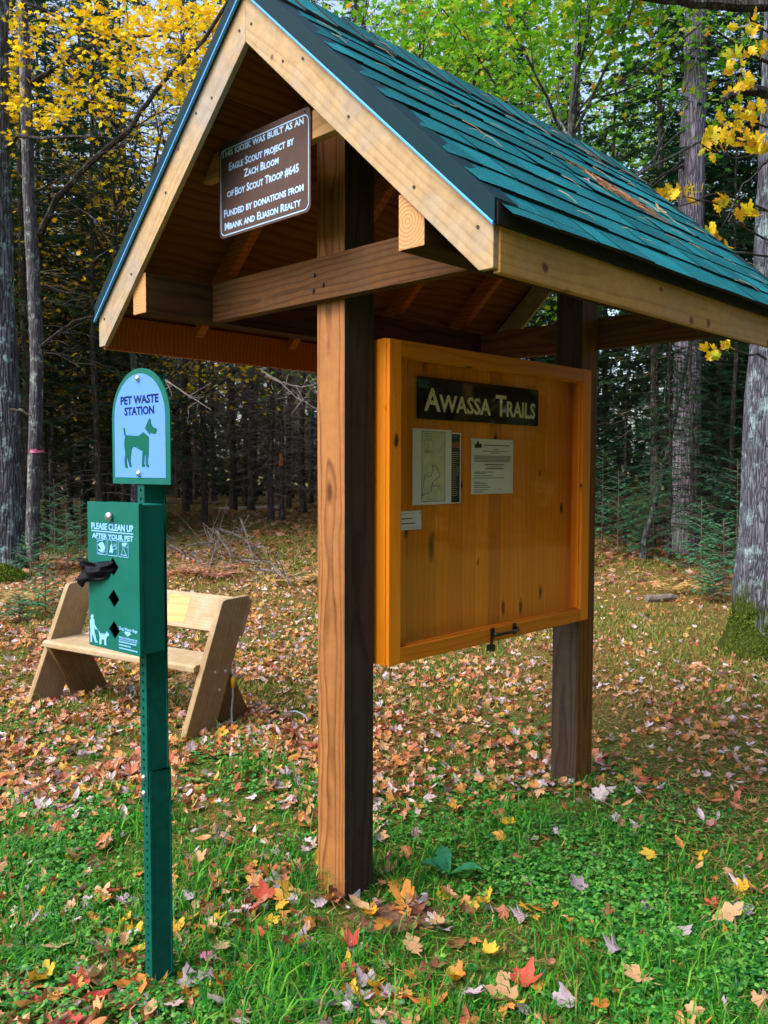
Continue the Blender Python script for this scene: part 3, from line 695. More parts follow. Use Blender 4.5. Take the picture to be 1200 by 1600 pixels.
HEAD = [(0.0338, 1.6148), (0.0535, 1.64), (0.0586, 1.6432), (0.063, 1.6375), (0.0636, 1.6285), (0.074, 1.617), (0.089, 1.6132), (0.0919, 1.6076), (0.085, 1.5989), (0.0755, 1.598), (0.0623, 1.6021), (0.0565, 1.5973)]
S = Soup(); add_flat(S, DOG); add_flat(S, HEAD); S.obj('dog_emblem', SIGNG, sg, loc=(0, -.0070, 0))
for z in (1.757, 1.487): dot('bolt', STEEL, sg, .0037, -.008, z, .0095, .008)
# dispenser
dp = bpy.data.objects.new('bag_dispenser', None); link(dp, PS)
BX0, BX1, BZ0, BZ1, BF = -.142, .114, .986, 1.406, -.085
bm = bmesh.new(); add_box(bm, (BX0+.003, BF+.006, BZ0+.003), (BX1-.003, -.0005, BZ1-.003), .004)
rem = [f for f in bm.faces if f.normal.y < -.9 and f.calc_area() > .02]
bmesh.ops.delete(bm, geom=rem, context='FACES'); bm_obj('housing', bm, GREEN, dp)
bm = bmesh.new()
o_ = [bm.verts.new((x, BF, z)) for x, z in ((BX0, BZ0), (BX1, BZ0), (BX1, BZ1), (BX0, BZ1))]
es = []; loops = [o_]
for cx, cz in ((-.0135, 1.224), (-.012, 1.134), (-.0115, 1.0445)):
    loops.append([bm.verts.new((cx+a, BF, cz+b)) for a, b in ((0, -.027), (.028, 0), (0, .027), (-.028, 0))])
for c in loops:
    for i in range(4): es.append(bm.edges.new((c[i], c[(i+1) % 4])))
bmesh.ops.triangle_fill(bm, use_beauty=True, edges=es)
back = [bm.verts.new(v.co+Vector((0, .012, 0))) for v in o_]
for i in range(4): bm.faces.new((o_[i], o_[(i+1) % 4], back[(i+1) % 4], back[i]))
for c in loops[1:]:
    d = [bm.verts.new(v.co+Vector((0, .004, 0))) for v in c]
    for i in range(4): bm.faces.new((c[i], c[(i+1) % 4], d[(i+1) % 4], d[i]))
bm_obj('lid', bm, GREEN, dp)
bm = bmesh.new(); add_box(bm, (BX0+.02, BF+.03, BZ0+.02), (BX1-.02, -.01, BZ1-.06), .004); bm_obj('black_slot_filler', bm, BLKP, dp)  # black block added inside so the slots look dark
bm = bmesh.new(); bmesh.ops.create_cone(bm, cap_ends=True, segments=16, radius1=.013, radius2=.0115, depth=.012, matrix=Matrix.Translation((-.0205, BF-.006, 1.366)) @ Matrix.Rotation(math.pi/2, 4, 'X')); bm_obj('lock', bm, STEEL, dp, True)
letters([dict(s='PLEASE CLEAN UP', x=-.1205, z=1.3275, h=.0185, w=.210, bold=.035), dict(s='AFTER YOUR PET', x=-.1175, z=1.3018, h=.0145, w=.206, bold=.035), dict(s='Dog Waste Bags', x=.0144, z=1.0505, h=.0085, w=.088, bold=.02), dict(s='INSTRUCTIONS FOR USE', x=.0125, z=1.0255, h=.0055, w=.089, bold=.02)], SKYINK, dp, BF-.0004)
S = Soup(); add_rect(S, -.1205, 1.3205, .0895, 1.3235); S.obj('underline', SKYINK, dp, loc=(0, BF-.0004, 0))
S = Soup()
for x0 in (-.0915, -.0375, .0172):
    add_line(S, [(x0, 1.2560), (x0+.0465, 1.2560), (x0+.0465, 1.2995), (x0, 1.2995)], .0014, closed=True)
add_flat(S, [(-.088, 1.283), (-.078, 1.289), (-.065, 1.292), (-.056, 1.286), (-.050, 1.276), (-.054, 1.268), (-.064, 1.263), (-.075, 1.263), (-.087, 1.268), (-.078, 1.271), (-.070, 1.271), (-.077, 1.276)])
add_line(S, [(-.09, 1.292), (-.076, 1.296), (-.06, 1.295)], .0014); add_line(S, [(-.089, 1.260), (-.07, 1.259), (-.05, 1.266)], .0014)
add_flat(S, [(-.030, 1.262), (-.022, 1.266), (-.014, 1.262), (-.010, 1.270), (-.015, 1.280), (-.018, 1.290), (-.024, 1.283), (-.026, 1.274)]); add_line(S, [(-.018, 1.296), (-.014, 1.280), (.006, 1.289)], .0016); add_line(S, [(-.010, 1.272), (.002, 1.276), (.007, 1.284)], .0014); add_line(S, [(-.006, 1.293), (.006, 1.275)], .0013)
add_line(S, [(.034, 1.293), (.036, 1.275), (.031, 1.262), (.055, 1.2615), (.043, 1.276), (.044, 1.292)], .0015); add_flat(S, [(.033, 1.295), (.058, 1.2965), (.058, 1.292), (.046, 1.286), (.035, 1.287)]); add_line(S, [(.045, 1.286), (.060, 1.284)], .0014); add_line(S, [(.026, 1.2615), (.057, 1.2605)], .0013)
S.obj('pictograms', SKYINK, dp, loc=(0, BF-.0004, 0))
MAN = [(-0.1302, 1.0749), (-0.1216, 1.0775), (-0.1152, 1.0755), (-0.1167, 1.0687), (-0.1185, 1.0662), (-0.1126, 1.0629), (-0.1105, 1.0479), (-0.0993, 1.0388), (-0.1007, 1.0351), (-0.1058, 1.0349), (-0.1132, 1.041), (-0.1119, 1.0267), (-0.1063, 1.0133), (-0.1024, 1.0021), (-0.0961, 1.0002), (-0.0975, 0.9976), (-0.1089, 0.9961), (-0.1199, 1.0139), (-0.1231, 1.0205), (-0.1255, 1.0108), (-0.1254, 0.9979), (-0.1247, 0.9956), (-0.1345, 0.995), (-0.1343, 1.0191), (-0.1346, 1.0403), (-0.1368, 1.0518), (-0.1349, 1.0603), (-0.1283, 1.065), (-0.1312, 1.0701)]
DG2 = [(-0.0891, 1.0295), (-0.0856, 1.0328), (-0.0841, 1.0267), (-0.08, 1.0242), (-0.058, 1.0261), (-0.0508, 1.0332), (-0.0482, 1.0375), (-0.0455, 1.0339), (-0.037, 1.0288), (-0.0396, 1.0243), (-0.0457, 1.0235), (-0.0487, 1.0185), (-0.0522, 1.0111), (-0.0509, 0.9986), (-0.0476, 0.9967), (-0.0559, 0.9954), (-0.0617, 0.996), (-0.0621, 1.0098), (-0.0687, 1.0117), (-0.075, 1.0069), (-0.0781, 1.0007), (-0.0741, 0.9966), (-0.0808, 0.9943), (-0.0879, 0.9947), (-0.0872, 1.0041), (-0.0853, 1.0137), (-0.0876, 1.0204)]
S = Soup(); add_flat(S, MAN); add_flat(S, DG2); add_line(S, [(-.1, 1.037), (-.09, 1.030), (-.08, 1.0265), (-.062, 1.0275), (-.05, 1.031)], .0012)
S.obj('walker_emblem', SKYINK, dp, loc=(0, BF-.0004, 0))
S = Soup(); add_flat(S, [(.037, 1.0445), (.043, 1.0445), (.043, 1.0485), (.068, 1.0485), (.068, 1.0445), (.075, 1.0445), (.056, 1.0345)])
add_rect(S, .0125, 1.0215, .1015, 1.0228)
for z, x1 in ((1.0145, .098), (1.0055, .070), (.9965, .1015)):
    x = .0125
    while x < x1-.004: xe = min(x1, x+.005+.007*rr.random()); add_rect(S, x, z, xe, z+.0035); x = xe+.0016
S.obj('small_print', SKYINK, dp, loc=(0, BF-.0004, 0))
# dog waste bag hanging out of the top slot
bagE = empty('waste_bag', tuple(np.array([SX, SY, 0])+np.array([math.cos(-R(40))*-.0135-math.sin(-R(40))*BF, math.sin(-R(40))*-.0135+math.cos(-R(40))*BF, 1.222])*np.array([1, 1, SK])+np.array([0, 0, CH*(1-SK)])), -R(40), 'crumpled black plastic bag pulled out of the top slot of the dispenser', 'bag')
nu, nv_ = 26, 12; rb = np.random.default_rng(5); U_, V_ = np.meshgrid(np.linspace(0, 1, nu), np.linspace(-1, 1, nv_), indexing='ij')
wd = .012+.026*U_**.8+.003*np.sin(U_*7)
cr_ = .008*np.sin(V_*3.6+U_*4)+.004*np.sin(V_*7-U_*8)+.008*(vnoise(U_*6, V_*2+4, 3)-.5)
Xb = -.128*U_**1.05 + .010*np.sin(V_*4)*(U_ > .9); Yb = .012-.050*np.sqrt(U_)*(1-.30*U_)-cr_*(.9-.45*U_)*1.1; Zb = .004-.030*U_ - .004*np.sin(U_*5) + wd*V_*(1-.15*np.sin(V_*3)*U_) + .006*U_*(rb.random((nu, nv_))-.5)*(np.abs(V_) > .95)
Vb = np.stack([Xb, Yb, Zb], -1).reshape(-1, 3); ii, jj = np.meshgrid(np.arange(nu-1), np.arange(nv_-1), indexing='ij'); a_ = (ii*nv_+jj).ravel()
bo = np_obj('bag_film', Vb, np.stack([a_, a_+1, a_+nv_+1, a_+nv_], -1), BAGM, bagE, smooth=True)
sm = bo.modifiers.new('thick', 'SOLIDIFY'); sm.thickness = .0015

# ================================================================== bench
bx = np.array([.8505, -.52598, 0]); bP = (np.array([-1.08759, 4.5698, 0])+np.array([-2.2614, 5.29573, 0]))/2
bench = empty('park_bench', bP, math.atan2(bx[1], bx[0]), 'pale bleached plank bench with slanted plank sides among fallen leaves', 'bench')
HB = .69
LONG = [(0, -.08), (-.034, -.08), (0, 0), (.310, .725), (.322, .742), (.352, .748), (.54, .748), (.548, .735), (.241, 0), (.207, -.08)]
LONG = [(-.034, -.08), (.310, .722), (.322, .742), (.352, .748), (.535, .748), (.552, .735), (.207, -.08)]
for s in (-1, 1):
    a0, a1 = (HB-.040, HB) if s > 0 else (-HB, -HB+.040)
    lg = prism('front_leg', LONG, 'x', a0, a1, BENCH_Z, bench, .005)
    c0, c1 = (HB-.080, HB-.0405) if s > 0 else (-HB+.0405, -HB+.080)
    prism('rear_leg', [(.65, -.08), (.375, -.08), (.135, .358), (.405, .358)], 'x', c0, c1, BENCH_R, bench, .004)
    if s > 0:
        for y, z in ((.25, .345), (.335, .335), (.285, .236)):
            bm = bmesh.new(); bmesh.ops.create_uvsphere(bm, u_segments=10, v_segments=6, radius=.010, matrix=Matrix.Translation((HB+.001, y, z)) @ Matrix.Diagonal((.5, 1, 1, 1))); under(bm_obj('bolt', bm, STEEL, lg, True), lg)
bm = bmesh.new(); add_prism(bm, [(.125, .360), (.425, .360), (.425, .400), (.14, .400), (.125, .388)], 'x', -HB+.015, HB-.041, .006); recentre(bm_obj('seat', bm, BENCH, bench))
ang = math.atan(.43); dx_, dz_ = math.sin(ang), math.cos(ang)
bo_, bz_ = .452, .525
q = [(bo_, bz_), (bo_+.225*dx_, bz_+.225*dz_), (bo_+.225*dx_+.04*dz_, bz_+.225*dz_-.04*dx_), (bo_+.04*dz_, bz_-.04*dx_)]
prism('backrest', q, 'x', -HB, HB, BENCH, bench, .006)
# new paler patch on the backrest
pq = [(bo_-.0015+.03*dx_, bz_+.03*dz_), (bo_-.0015+.2*dx_, bz_+.2*dz_), (bo_+.003+.2*dx_, bz_+.2*dz_-.002), (bo_+.003+.03*dx_, bz_+.03*dz_-.002)]
prism('repair_patch', pq, 'x', .06, .235, wood('pale_yellow_patch', (.52, .38, .16), (.42, .28, .11), 'x', 6, .6), bench, .0005)
for key, xx, yy, lab in (((' ', 0), .30, .25, 'small pale leaf lying on the right half of the bench seat'), ((' ', 1), -.28, .33, 'tiny leaf lying on the left half of the bench seat')):
    V, Fc = fan(MAPLE, .3, .25); lo_ = np_obj('fallen_leaf', V, Fc, plain('seat_leaf', (.50, .32, .30), .7, 0, .2, 30), None, loc=bP+np.array([bx[0]*xx-bx[1]*yy, bx[1]*xx+bx[0]*yy, .401]), rot=(0, 0, 1.+xx)); lo_.scale = (.030,)*3; tag(lo_, lab, 'leaf')
# cable and yellow sleeve on the right side
def bw(x, y, z): return bP+np.array([bx[0]*x-bx[1]*y, bx[1]*x+bx[0]*y, z])
cb = empty('lock_cable', bw(.685, .40, 0), math.atan2(bx[1], bx[0]), 'grey coated steel cable with a yellow crimp sleeve looped by the bench leg', 'cable')
S = Soup(); t_ = np.linspace(0, 1, 16)
loop = [(0, .0+.018*math.sin(a)+.005, .34+.045*math.cos(a)) for a in np.linspace(-2.6, 2.6, 14)]
S.add(*tube(loop, .0055, 6)); S.add(*tube([(0, .004, .30), (0, .004, .235), (.002, .0, .17), (.004, -.012, .10), (.02, -.03, .035), (.05, -.02, .012)], .0065, 6)); S.obj('cable_strand', CABLE, cb, True)
S = Soup().add(*tube([(0, .004, .285), (0, .004, .225)], .014, 10)); S.obj('sleeve', YELL, cb, True)
g0 = ground_at(446, 1118); gc = empty('loose_cable', (g0[0], g0[1], gz(g0[0], g0[1])), 0, 'length of grey cable lying on the leaves beside the bench', 'cable')
S = Soup().add(*tube([(0, 0, .02), (.07, -.03, .035), (.13, -.10, .03), (.15, -.16, .012)], .006, 6)); S.obj('cable_strand', CABLE, gc, True)

# ================================================================== vegetation: materials
GRASS = leafmat('grass_blades', [(0, (.010, .11, .014)), (.25, (.028, .25, .018)), (.55, (.075, .36, .022)), (.8, (.17, .44, .03)), (.92, (.012, .18, .07)), (.97, (.30, .26, .08)), (1, (.36, .27, .10))], .35, .5)
CLOVER = leafmat('clover_leaves', [(0, (.010, .09, .014)), (.35, (.04, .26, .028)), (.7, (.12, .38, .05)), (.85, (.21, .44, .08)), (1, (.03, .22, .09))], .3, .5)
STRAW = leafmat('dry_grass_straw', [(0, (.16, .085, .025)), (.5, (.34, .21, .07)), (.8, (.48, .34, .13)), (1, (.25, .11, .04))], .2, .7)
LITTER = leafmat('leaf_litter', [(0, (.46, .36, .38)), (.16, (.60, .50, .54)), (.26, (.40, .13, .055)), (.47, (.52, .22, .05)), (.58, (.60, .36, .20)), (.72, (.34, .09, .035)), (.78, (.18, .07, .03)), (.85, (.66, .36, .04)), (.93, (.42, .25, .14)), (1, (.50, .07, .05))], .15, .6, True, .4)
WOODLITTER = leafmat('woodland_leaf_litter', [(0, (.34, .16, .11)), (.3, (.38, .15, .06)), (.55, (.24, .085, .04)), (.75, (.42, .24, .12)), (.9, (.46, .30, .26)), (1, (.13, .05, .03))], .15, .7)
SPRUCE = leafmat('spruce_needles', [(0, (.014, .065, .038)), (.5, (.032, .125, .060)), (.85, (.060, .190, .070)), (1, (.12, .14, .05))], .2, .6)
FIRG = leafmat('fir_needles', [(0, (.012, .085, .050)), (.5, (.045, .26, .13)), (1, (.13, .38, .12))], .25, .6)
YELLOWL = leafmat('yellow_maple_leaves', [(0, (.72, .42, .008)), (.45, (.88, .62, .010)), (.8, (.92, .72, .02)), (.92, (.85, .40, .02)), (1, (.45, .55, .04))], .5, .5)
GREENL = leafmat('green_maple_leaves', [(0, (.06, .22, .014)), (.45, (.14, .42, .016)), (.8, (.28, .54, .03)), (.94, (.48, .54, .04)), (1, (.65, .30, .03))], .55, .5)
OAKY = leafmat('yellow_oak_leaves', [(0, (.50, .26, .01)), (.3, (.75, .48, .012)), (.7, (.72, .58, .015)), (.9, (.42, .50, .02)), (1, (.62, .28, .05))], .45, .5)
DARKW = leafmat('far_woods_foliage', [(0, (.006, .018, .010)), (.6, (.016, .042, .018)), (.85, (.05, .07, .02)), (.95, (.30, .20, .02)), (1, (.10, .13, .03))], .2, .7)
BARK_S = bark('spruce_bark', (.135, .108, .10), (.048, .038, .036), (.30, .36, .32), .35, None, fs=14)
BARK_P = bark('pine_bark', (.32, .29, .37), (.12, .10, .13), (.36, .40, .48), .3, None, fs=10)
BARK_M = bark('maple_bark', (.165, .175, .225), (.045, .045, .058), (.36, .52, .54), .7, (.075, .105, .010), .38, fs=21, dist=.02)
BARK_G = bark('grey_young_bark', (.125, .128, .155), (.045, .043, .052), (.42, .50, .47), .6, (.10, .14, .02), .2, fs=14, strength=.5)
BARK_D = bark('dark_branch_bark', (.060, .050, .046), (.022, .018, .017), (.25, .32, .30), .3, None, fs=16, strength=.5)
TWIG = plain('dead_twig_wood', (.165, .135, .12), .9, 0, .35, 30, .2)
STICK = plain('grey_brush_wood', (.13, .11, .105), .9, 0, .35, 30, .2)
TWIG_L = plain('bleached_twig_wood', (.34, .30, .29), .9, 0, .3, 30, .2)
FERN_T = leafmat('dried_fern_tan', [(0, (.42, .26, .08)), (.6, (.62, .42, .16)), (1, (.50, .34, .10))], .3, .7)
FERN_R = leafmat('dried_fern_russet', [(0, (.30, .11, .06)), (.6, (.46, .20, .12)), (1, (.55, .32, .22))], .3, .7)
MOSSM = leafmat('bright_moss', [(0, (.03, .065, .005)), (.6, (.09, .15, .008)), (1, (.18, .26, .015))], .2, .8)

# ------------------------------------------------------------------ plant geometry
def needles_on(S, P0, P1, wid, rng, up_=np.array([0, 0, 1.])):
    """flat diamonds along twigs P0->P1"""
    P0 = np.asarray(P0, float); P1 = np.asarray(P1, float); n = len(P0)
    d = P1-P0; l = np.linalg.norm(d, axis=1)[:, None]+1e-9
    sd = np.cross(d/l, up_+.5*(rng.random((n, 3))-.5)); sd /= np.linalg.norm(sd, axis=1)[:, None]+1e-9
    wv = np.asarray(wid).reshape(-1, 1)*np.ones((n, 1))
    m = P0+.4*d; V = np.stack([P0, m+sd*wv/2, P1, m-sd*wv/2], 1).reshape(-1, 3)
    b = (np.arange(n)*4)[:, None]; Fc = np.concatenate([b+np.array([[0, 1, 2]]), b+np.array([[0, 2, 3]])])
    S.add(V, Fc)
def bough(SN, ST, base, az, length, droop, rng, nt=14, wid=.03, rise=.15, thick=.012):
    """a conifer bough: axis, side twigs and needle sprays"""
    k = 7; t = np.linspace(0, 1, k); dh = np.array([math.cos(az), math.sin(az), 0]); sd = np.array([-math.sin(az), math.cos(az), 0])
    ax = base+np.outer(t*length, dh)+np.outer(rise*length*t-droop*length*t*t, [0, 0, 1.])+np.outer(np.sin(t*3)*length*.05*(rng.random()-.5), sd)
    if ST is not None: ST.add(*tube(ax, np.linspace(thick, thick*.25, k), 4, False))
    tt = np.sort(.12+.88*rng.random(nt*2)); P0 = np.stack([np.interp(tt, t, ax[:, i]) for i in range(3)], 1)
    sg = np.where(np.arange(nt*2) % 2 == 0, 1, -1)[:, None]
    L = length*(.10+.34*(1-tt)*np.minimum(1, tt*3))[:, None]*(.7+.6*rng.random((nt*2, 1)))
    dr = dh*.75+sg*sd*(.8+.3*rng.random((nt*2, 1)))+np.array([0, 0, -.18])+.25*(rng.random((nt*2, 3))-.5)
    dr /= np.linalg.norm(dr, axis=1)[:, None]; P1 = P0+dr*L
    needles_on(SN, P0, P1, wid, rng)
    # sub sprays along each twig
    for f in (.3, .55, .8):
        q0 = P0+(P1-P0)*f
        for s_ in (-1, 1):
            d2 = dr*.8+s_*np.cross(dr, [0, 0, 1.])*.7+.3*(rng.random(dr.shape)-.5); d2 /= np.linalg.norm(d2, axis=1)[:, None]
            needles_on(SN, q0, q0+d2*L*.42*(1-f*.4), wid*.8, rng)
def conifer_parts(seed, H=17, r0=.13, live_lo=6., dead=60, nb=80, blen=2.2, wid=.035, nt=12, lean=.0):
    rng = np.random.default_rng(seed); tr = Soup(); dd = Soup(); cr_ = Soup()
    zz = np.linspace(-.25, H, 16); px = np.cumsum(rng.normal(0, .03, 16))+lean*zz; py = np.cumsum(rng.normal(0, .03, 16))
    px -= px[0]; py -= py[0]; path = np.stack([px, py, zz], 1); rad = r0*(1-.85*(zz-zz[0])/(H+.25)); rad[0] *= 1.25
    tr.add(*tube(path, rad, 9, False, .12, rng))
    at_ = lambda z: np.array([np.interp(z, zz, px), np.interp(z, zz, py), z])
    for i in range(dead):
        z = .5+(live_lo+1.5-.5)*rng.random()**.9; az = rng.random()*6.283; L = (.5+1.1*rng.random())*min(1.4, .5+z*.25); k = 6; t = np.linspace(0, 1, k)
        dh = np.array([math.cos(az), math.sin(az), 0]); ax = at_(z)+np.outer(t*L, dh)+np.outer((.12*t-(.25+.2*rng.random())*t*t)*L, [0, 0, 1.])+np.cumsum(rng.normal(0, .018, (k, 3)), axis=0)
        dd.add(*tube(ax, np.linspace(.010, .003, k), 3, False))
        for j in range(5):
            f = .25+.7*rng.random(); p = np.array([np.interp(f, t, ax[:, q]) for q in range(3)]); s_ = rng.choice([-1, 1]); sd = np.array([-dh[1], dh[0], 0])*s_
            e = p+(dh*.6+sd*.7+np.array([0, 0, rng.normal(-.1, .25)]))*L*(.16+.25*rng.random()); dd.add(*tube([p, (p+e)/2+rng.normal(0, .015, 3), e], [.004, .003, .0018], 3, False))
    for i in range(nb):
        z = live_lo+(H-live_lo)*((i+rng.random())/nb); f = (z-live_lo)/(H-live_lo)
        L = blen*(1-f)**.75*(.6+.6*rng.random())*(.55+.45*min(1, f*5+.3)); az = i*2.4+rng.random()
        bough(cr_, tr, at_(z), az, max(.35, L), .38+.2*rng.random(), rng, nt, wid, .18)
    return tr.mesh('trunk', BARK_S, True), dd.mesh('dead_branches', TWIG), cr_.mesh('crown', SPRUCE)
def inst_tree(name, parts, loc, rz, s, label, cat, group, names=('trunk', 'branches', 'crown')):
    r = empty(name, loc, rz, label, cat, group); r.scale = (s, s, s)
    for n_, me in zip(names, parts):
        if me is not None: link(bpy.data.objects.new(n_, me), r)
    return r
def grow(rng, p, d, L, r, depth, tips, S, spread=.6, upb=.12, kmin=5):
    k = kmin; P = [np.array(p, float)]; dd = np.array(d, float); dd /= np.linalg.norm(dd)
    for i in range(k):
        dd = dd+rng.normal(0, .10, 3)+np.array([0, 0, upb*.4]); dd /= np.linalg.norm(dd); P.append(P[-1]+dd*L/k)
    P = np.array(P); S.add(*tube(P, np.linspace(r, r*.45, k+1), 6 if r > .02 else 4, False))
    if depth == 0: tips.extend([P[-1], P[-2], P[-3]]); return
    for j in range(4 if depth > 1 else 3):
        f = .35+.65*rng.random(); q = np.array([np.interp(f, np.linspace(0, 1, k+1), P[:, a]) for a in range(3)])
        nd = dd+rng.normal(0, spread, 3); grow(rng, q, nd, L*(.5+.25*rng.random()), r*.5*(1.1-f*.4), depth-1, tips, S, spread, upb)
    tips.append(P[-1])
def leaf_cloud(tips, n, sig, size, tpl, rng, flat=.55):
    tips = np.asarray(tips); idx = rng.integers(0, len(tips), n); P = tips[idx]+rng.normal(0, 1, (n, 3))*np.array([sig, sig, sig*.55])
    rot = eulmat(rng.normal(0, flat, n), rng.normal(0, flat, n), rng.random(n)*6.283)
    return scatter(tpl[0], tpl[1], P, rot, size*(.65+.7*rng.random(n)))
T_STAR = fan(STAR, -.18, .12); T_MAPLE = [fan(MAPLE, c, f) for c, f in ((.45, .35), (-.55, .2), (.2, -.6))]; T_OAK = [fan(OAK, c, f) for c, f in ((.15, .2), (-.18, .12))]; T_OVAL = fan(OVAL, .4, .5)

# ------------------------------------------------------------------ the near and singular trees
rngT = np.random.default_rng(21)
def trunk_obj(name, base, pts, rad, mat, label, n=18, cat='tree', wob=.10, sub=3):
    """a tree thing with a trunk part following px points given as world positions"""
    root = empty(name, base, 0, label, cat)
    P = np.asarray(pts, float)-np.asarray(base, float); t = np.linspace(0, 1, len(P)); tq = np.linspace(0, 1, (len(P)-1)*sub+1)
    Q = np.stack([np.interp(tq, t, P[:, i]) for i in range(3)], 1); rr_ = np.interp(tq, t, rad)
    V, Fc = tube(Q, rr_, n, False, wob, rngT); S = Soup().add(V, Fc)
    S.obj('trunk', mat, root, True); return root
# big lichen-spotted trunk on the right, moss at its foot
b0 = at(1205, 1022, 6.9); b0[2] = 0
rt_ = trunk_obj('maple_tree', b0, [b0+np.array([-.02, 0, -.3]), b0+np.array([-.02, 0, 0]), b0+np.array([0, 0, .25]), at(1214, 850, 6.9), at(1225, 620, 6.9), at(1238, 400, 6.9), at(1246, 150, 6.9), at(1250, -250, 6.9), at(1255, -1000, 6.9)], [.46, .40, .315, .295, .285, .275, .265, .23, .17], BARK_M, 'thick grey lichen-spotted trunk with bright moss at its foot beside the kiosk', 26)
S = Soup(); tips = []
def limb(S, pts, r0, r1, n=7):
    P = np.asarray(pts, float); t = np.linspace(0, 1, len(P)); tq = np.linspace(0, 1, (len(P)-1)*4+1)
    Q = np.stack([np.interp(tq, t, P[:, i]) for i in range(3)], 1)+rngT.normal(0, .006, (len(tq), 3)); S.add(*tube(Q, np.linspace(r0, r1, len(Q)), n, True)); return Q
# branches of that tree (the top one, a stub, thin sprays carrying yellow oak-like leaves)
limb(S, [at(1255, 10, 6.9), at(1150, 8, 6.7), at(1060, 3, 6.5), at(955, -14, 6.3), at(840, -50, 6.1)], .05, .018)
limb(S, [at(1230, 150, 6.9), at(1185, 140, 6.75), at(1150, 144, 6.6), at(1128, 156, 6.5)], .05, .02)
limb(S, [at(1225, 105, 6.9), at(1160, 80, 6.7), at(1112, 44, 6.5)], .018, .006)
for px_ in ([(1225, 200), (1170, 190), (1128, 205)], [(1220, 225), (1150, 250), (1095, 225)], [(1200, 330), (1130, 300), (1040, 330)], [(1210, 380), (1140, 345), (1165, 300)], [(1200, 250), (1160, 290), (1130, 350)], [(1225, 60), (1190, 45), (1170, 30)], [(1200, 560), (1140, 545), (1098, 548)], [(1200, 330), (1120, 318), (1065, 308)], [(1215, 400), (1150, 395), (1115, 385)]):
    limb(S, [at(x, y, 6.6-.15*i) for i, (x, y) in enumerate(px_)], .010, .004, 5)
S.obj('branches', BARK_D, rt_, loc=-b0)
S = Soup(); ro = np.random.default_rng(12)
for (x, y, n, sp) in ((1140, 205, 22, 26), (1165, 180, 14, 20), (1110, 228, 14, 20), (1172, 40, 10, 16), (1150, 95, 9, 18), (1190, 75, 6, 12), (1080, 300, 9, 14), (1050, 300, 7, 13), (1030, 312, 6, 10), (1125, 318, 9, 12), (1165, 335, 9, 12), (1112, 372, 14, 15), (1130, 385, 6, 12), (1110, 552, 6, 9), (1135, 542, 6, 9), (1160, 130, 9, 20), (1185, 225, 14, 18)):
    P = np.stack([at(x+ro.normal(0, sp*.6), y+ro.normal(0, sp*.5), 6.4+.25*ro.normal()) for _ in range(n)])
    sh = T_OAK[0] if ro.random() < .7 else T_MAPLE[0]
    rot = eulmat(ro.normal(.9, .5, n), ro.normal(0, .5, n), math.pi/2+ro.normal(0, .9, n)); S.add(*scatter(sh[0], sh[1], P, rot, .062*(.75+.5*ro.random(n))))
S.obj('leaves', OAKY, rt_, loc=-b0)
# moss cushions at the foot
S = Soup(); rm = np.random.default_rng(3); n = 5200; th = rm.uniform(math.pi*.6, math.pi*2.05, n); z = .50*rm.random(n)**1.7*(.6+.4*np.sin(th*2.3)); rad_ = np.interp(z, [0, .25, .9], [.41, .32, .30])+.003
P = np.stack([np.cos(th)*rad_, np.sin(th)*rad_, z+.0], -1); keep = vnoise(th*4, z*7, 3) > .46
P = P[keep]; n = len(P); S.add(*scatter(T_OVAL[0], T_OVAL[1], P, eulmat(rm.uniform(0, 6, n), rm.uniform(0, 6, n), rm.uniform(0, 6, n)), .016*(.5+rm.random(n)))); S.obj('moss', MOSSM, rt_)
# tall bare pine on the right
b1 = at(1072, 812, 15.5); b1[2] = float(gz(b1[0], b1[1]))
pine = trunk_obj('pine_tree', b1, [b1+np.array([0, 0, -.3]), b1+np.array([0, 0, .1]), at(1073, 620, 15.5), at(1079, 330, 15.5), at(1084, 150, 15.5), at(1091, 0, 15.5), at(1096, -220, 15.5), at(1100, -600, 15.5)], [.32, .27, .235, .22, .21, .20, .17, .07], BARK_P, 'tall straight pine with pale violet-grey bark rising behind the roof', 18)
S = Soup(); SN = Soup()
for x0, y0, x1, y1 in ((1068, 250, 930, 380), (1066, 120, 1045, 55), (1066, 115, 1058, 10), (1105, 60, 1150, 130), (1070, 200, 985, 290), (1068, 260, 1000, 300)): limb(S, [at(x0, y0, 15.4), at((x0+x1)/2+4, (y0+y1)/2-9, 15.1), at(x1, y1, 14.8)], .030, .008, 5)
rp = np.random.default_rng(31)
for k in range(26): 
    z = 9+6*rp.random(); bough(SN, S, np.array([b1[0]+.35, b1[1], z]), rp.random()*6.28, 1.2+1.6*rp.random(), .1, rp, 9, .03, .25)
for x, y in ((1100, 30), (1105, 55), (1112, 90), (1095, 85)): bough(SN, S, at(x, y, 15.1), rp.random()*6.28, .55, .1, rp, 8, .025)
S.obj('branches', BARK_D, pine, loc=-b1); SN.obj('needles', FIRG, pine, loc=-b1)
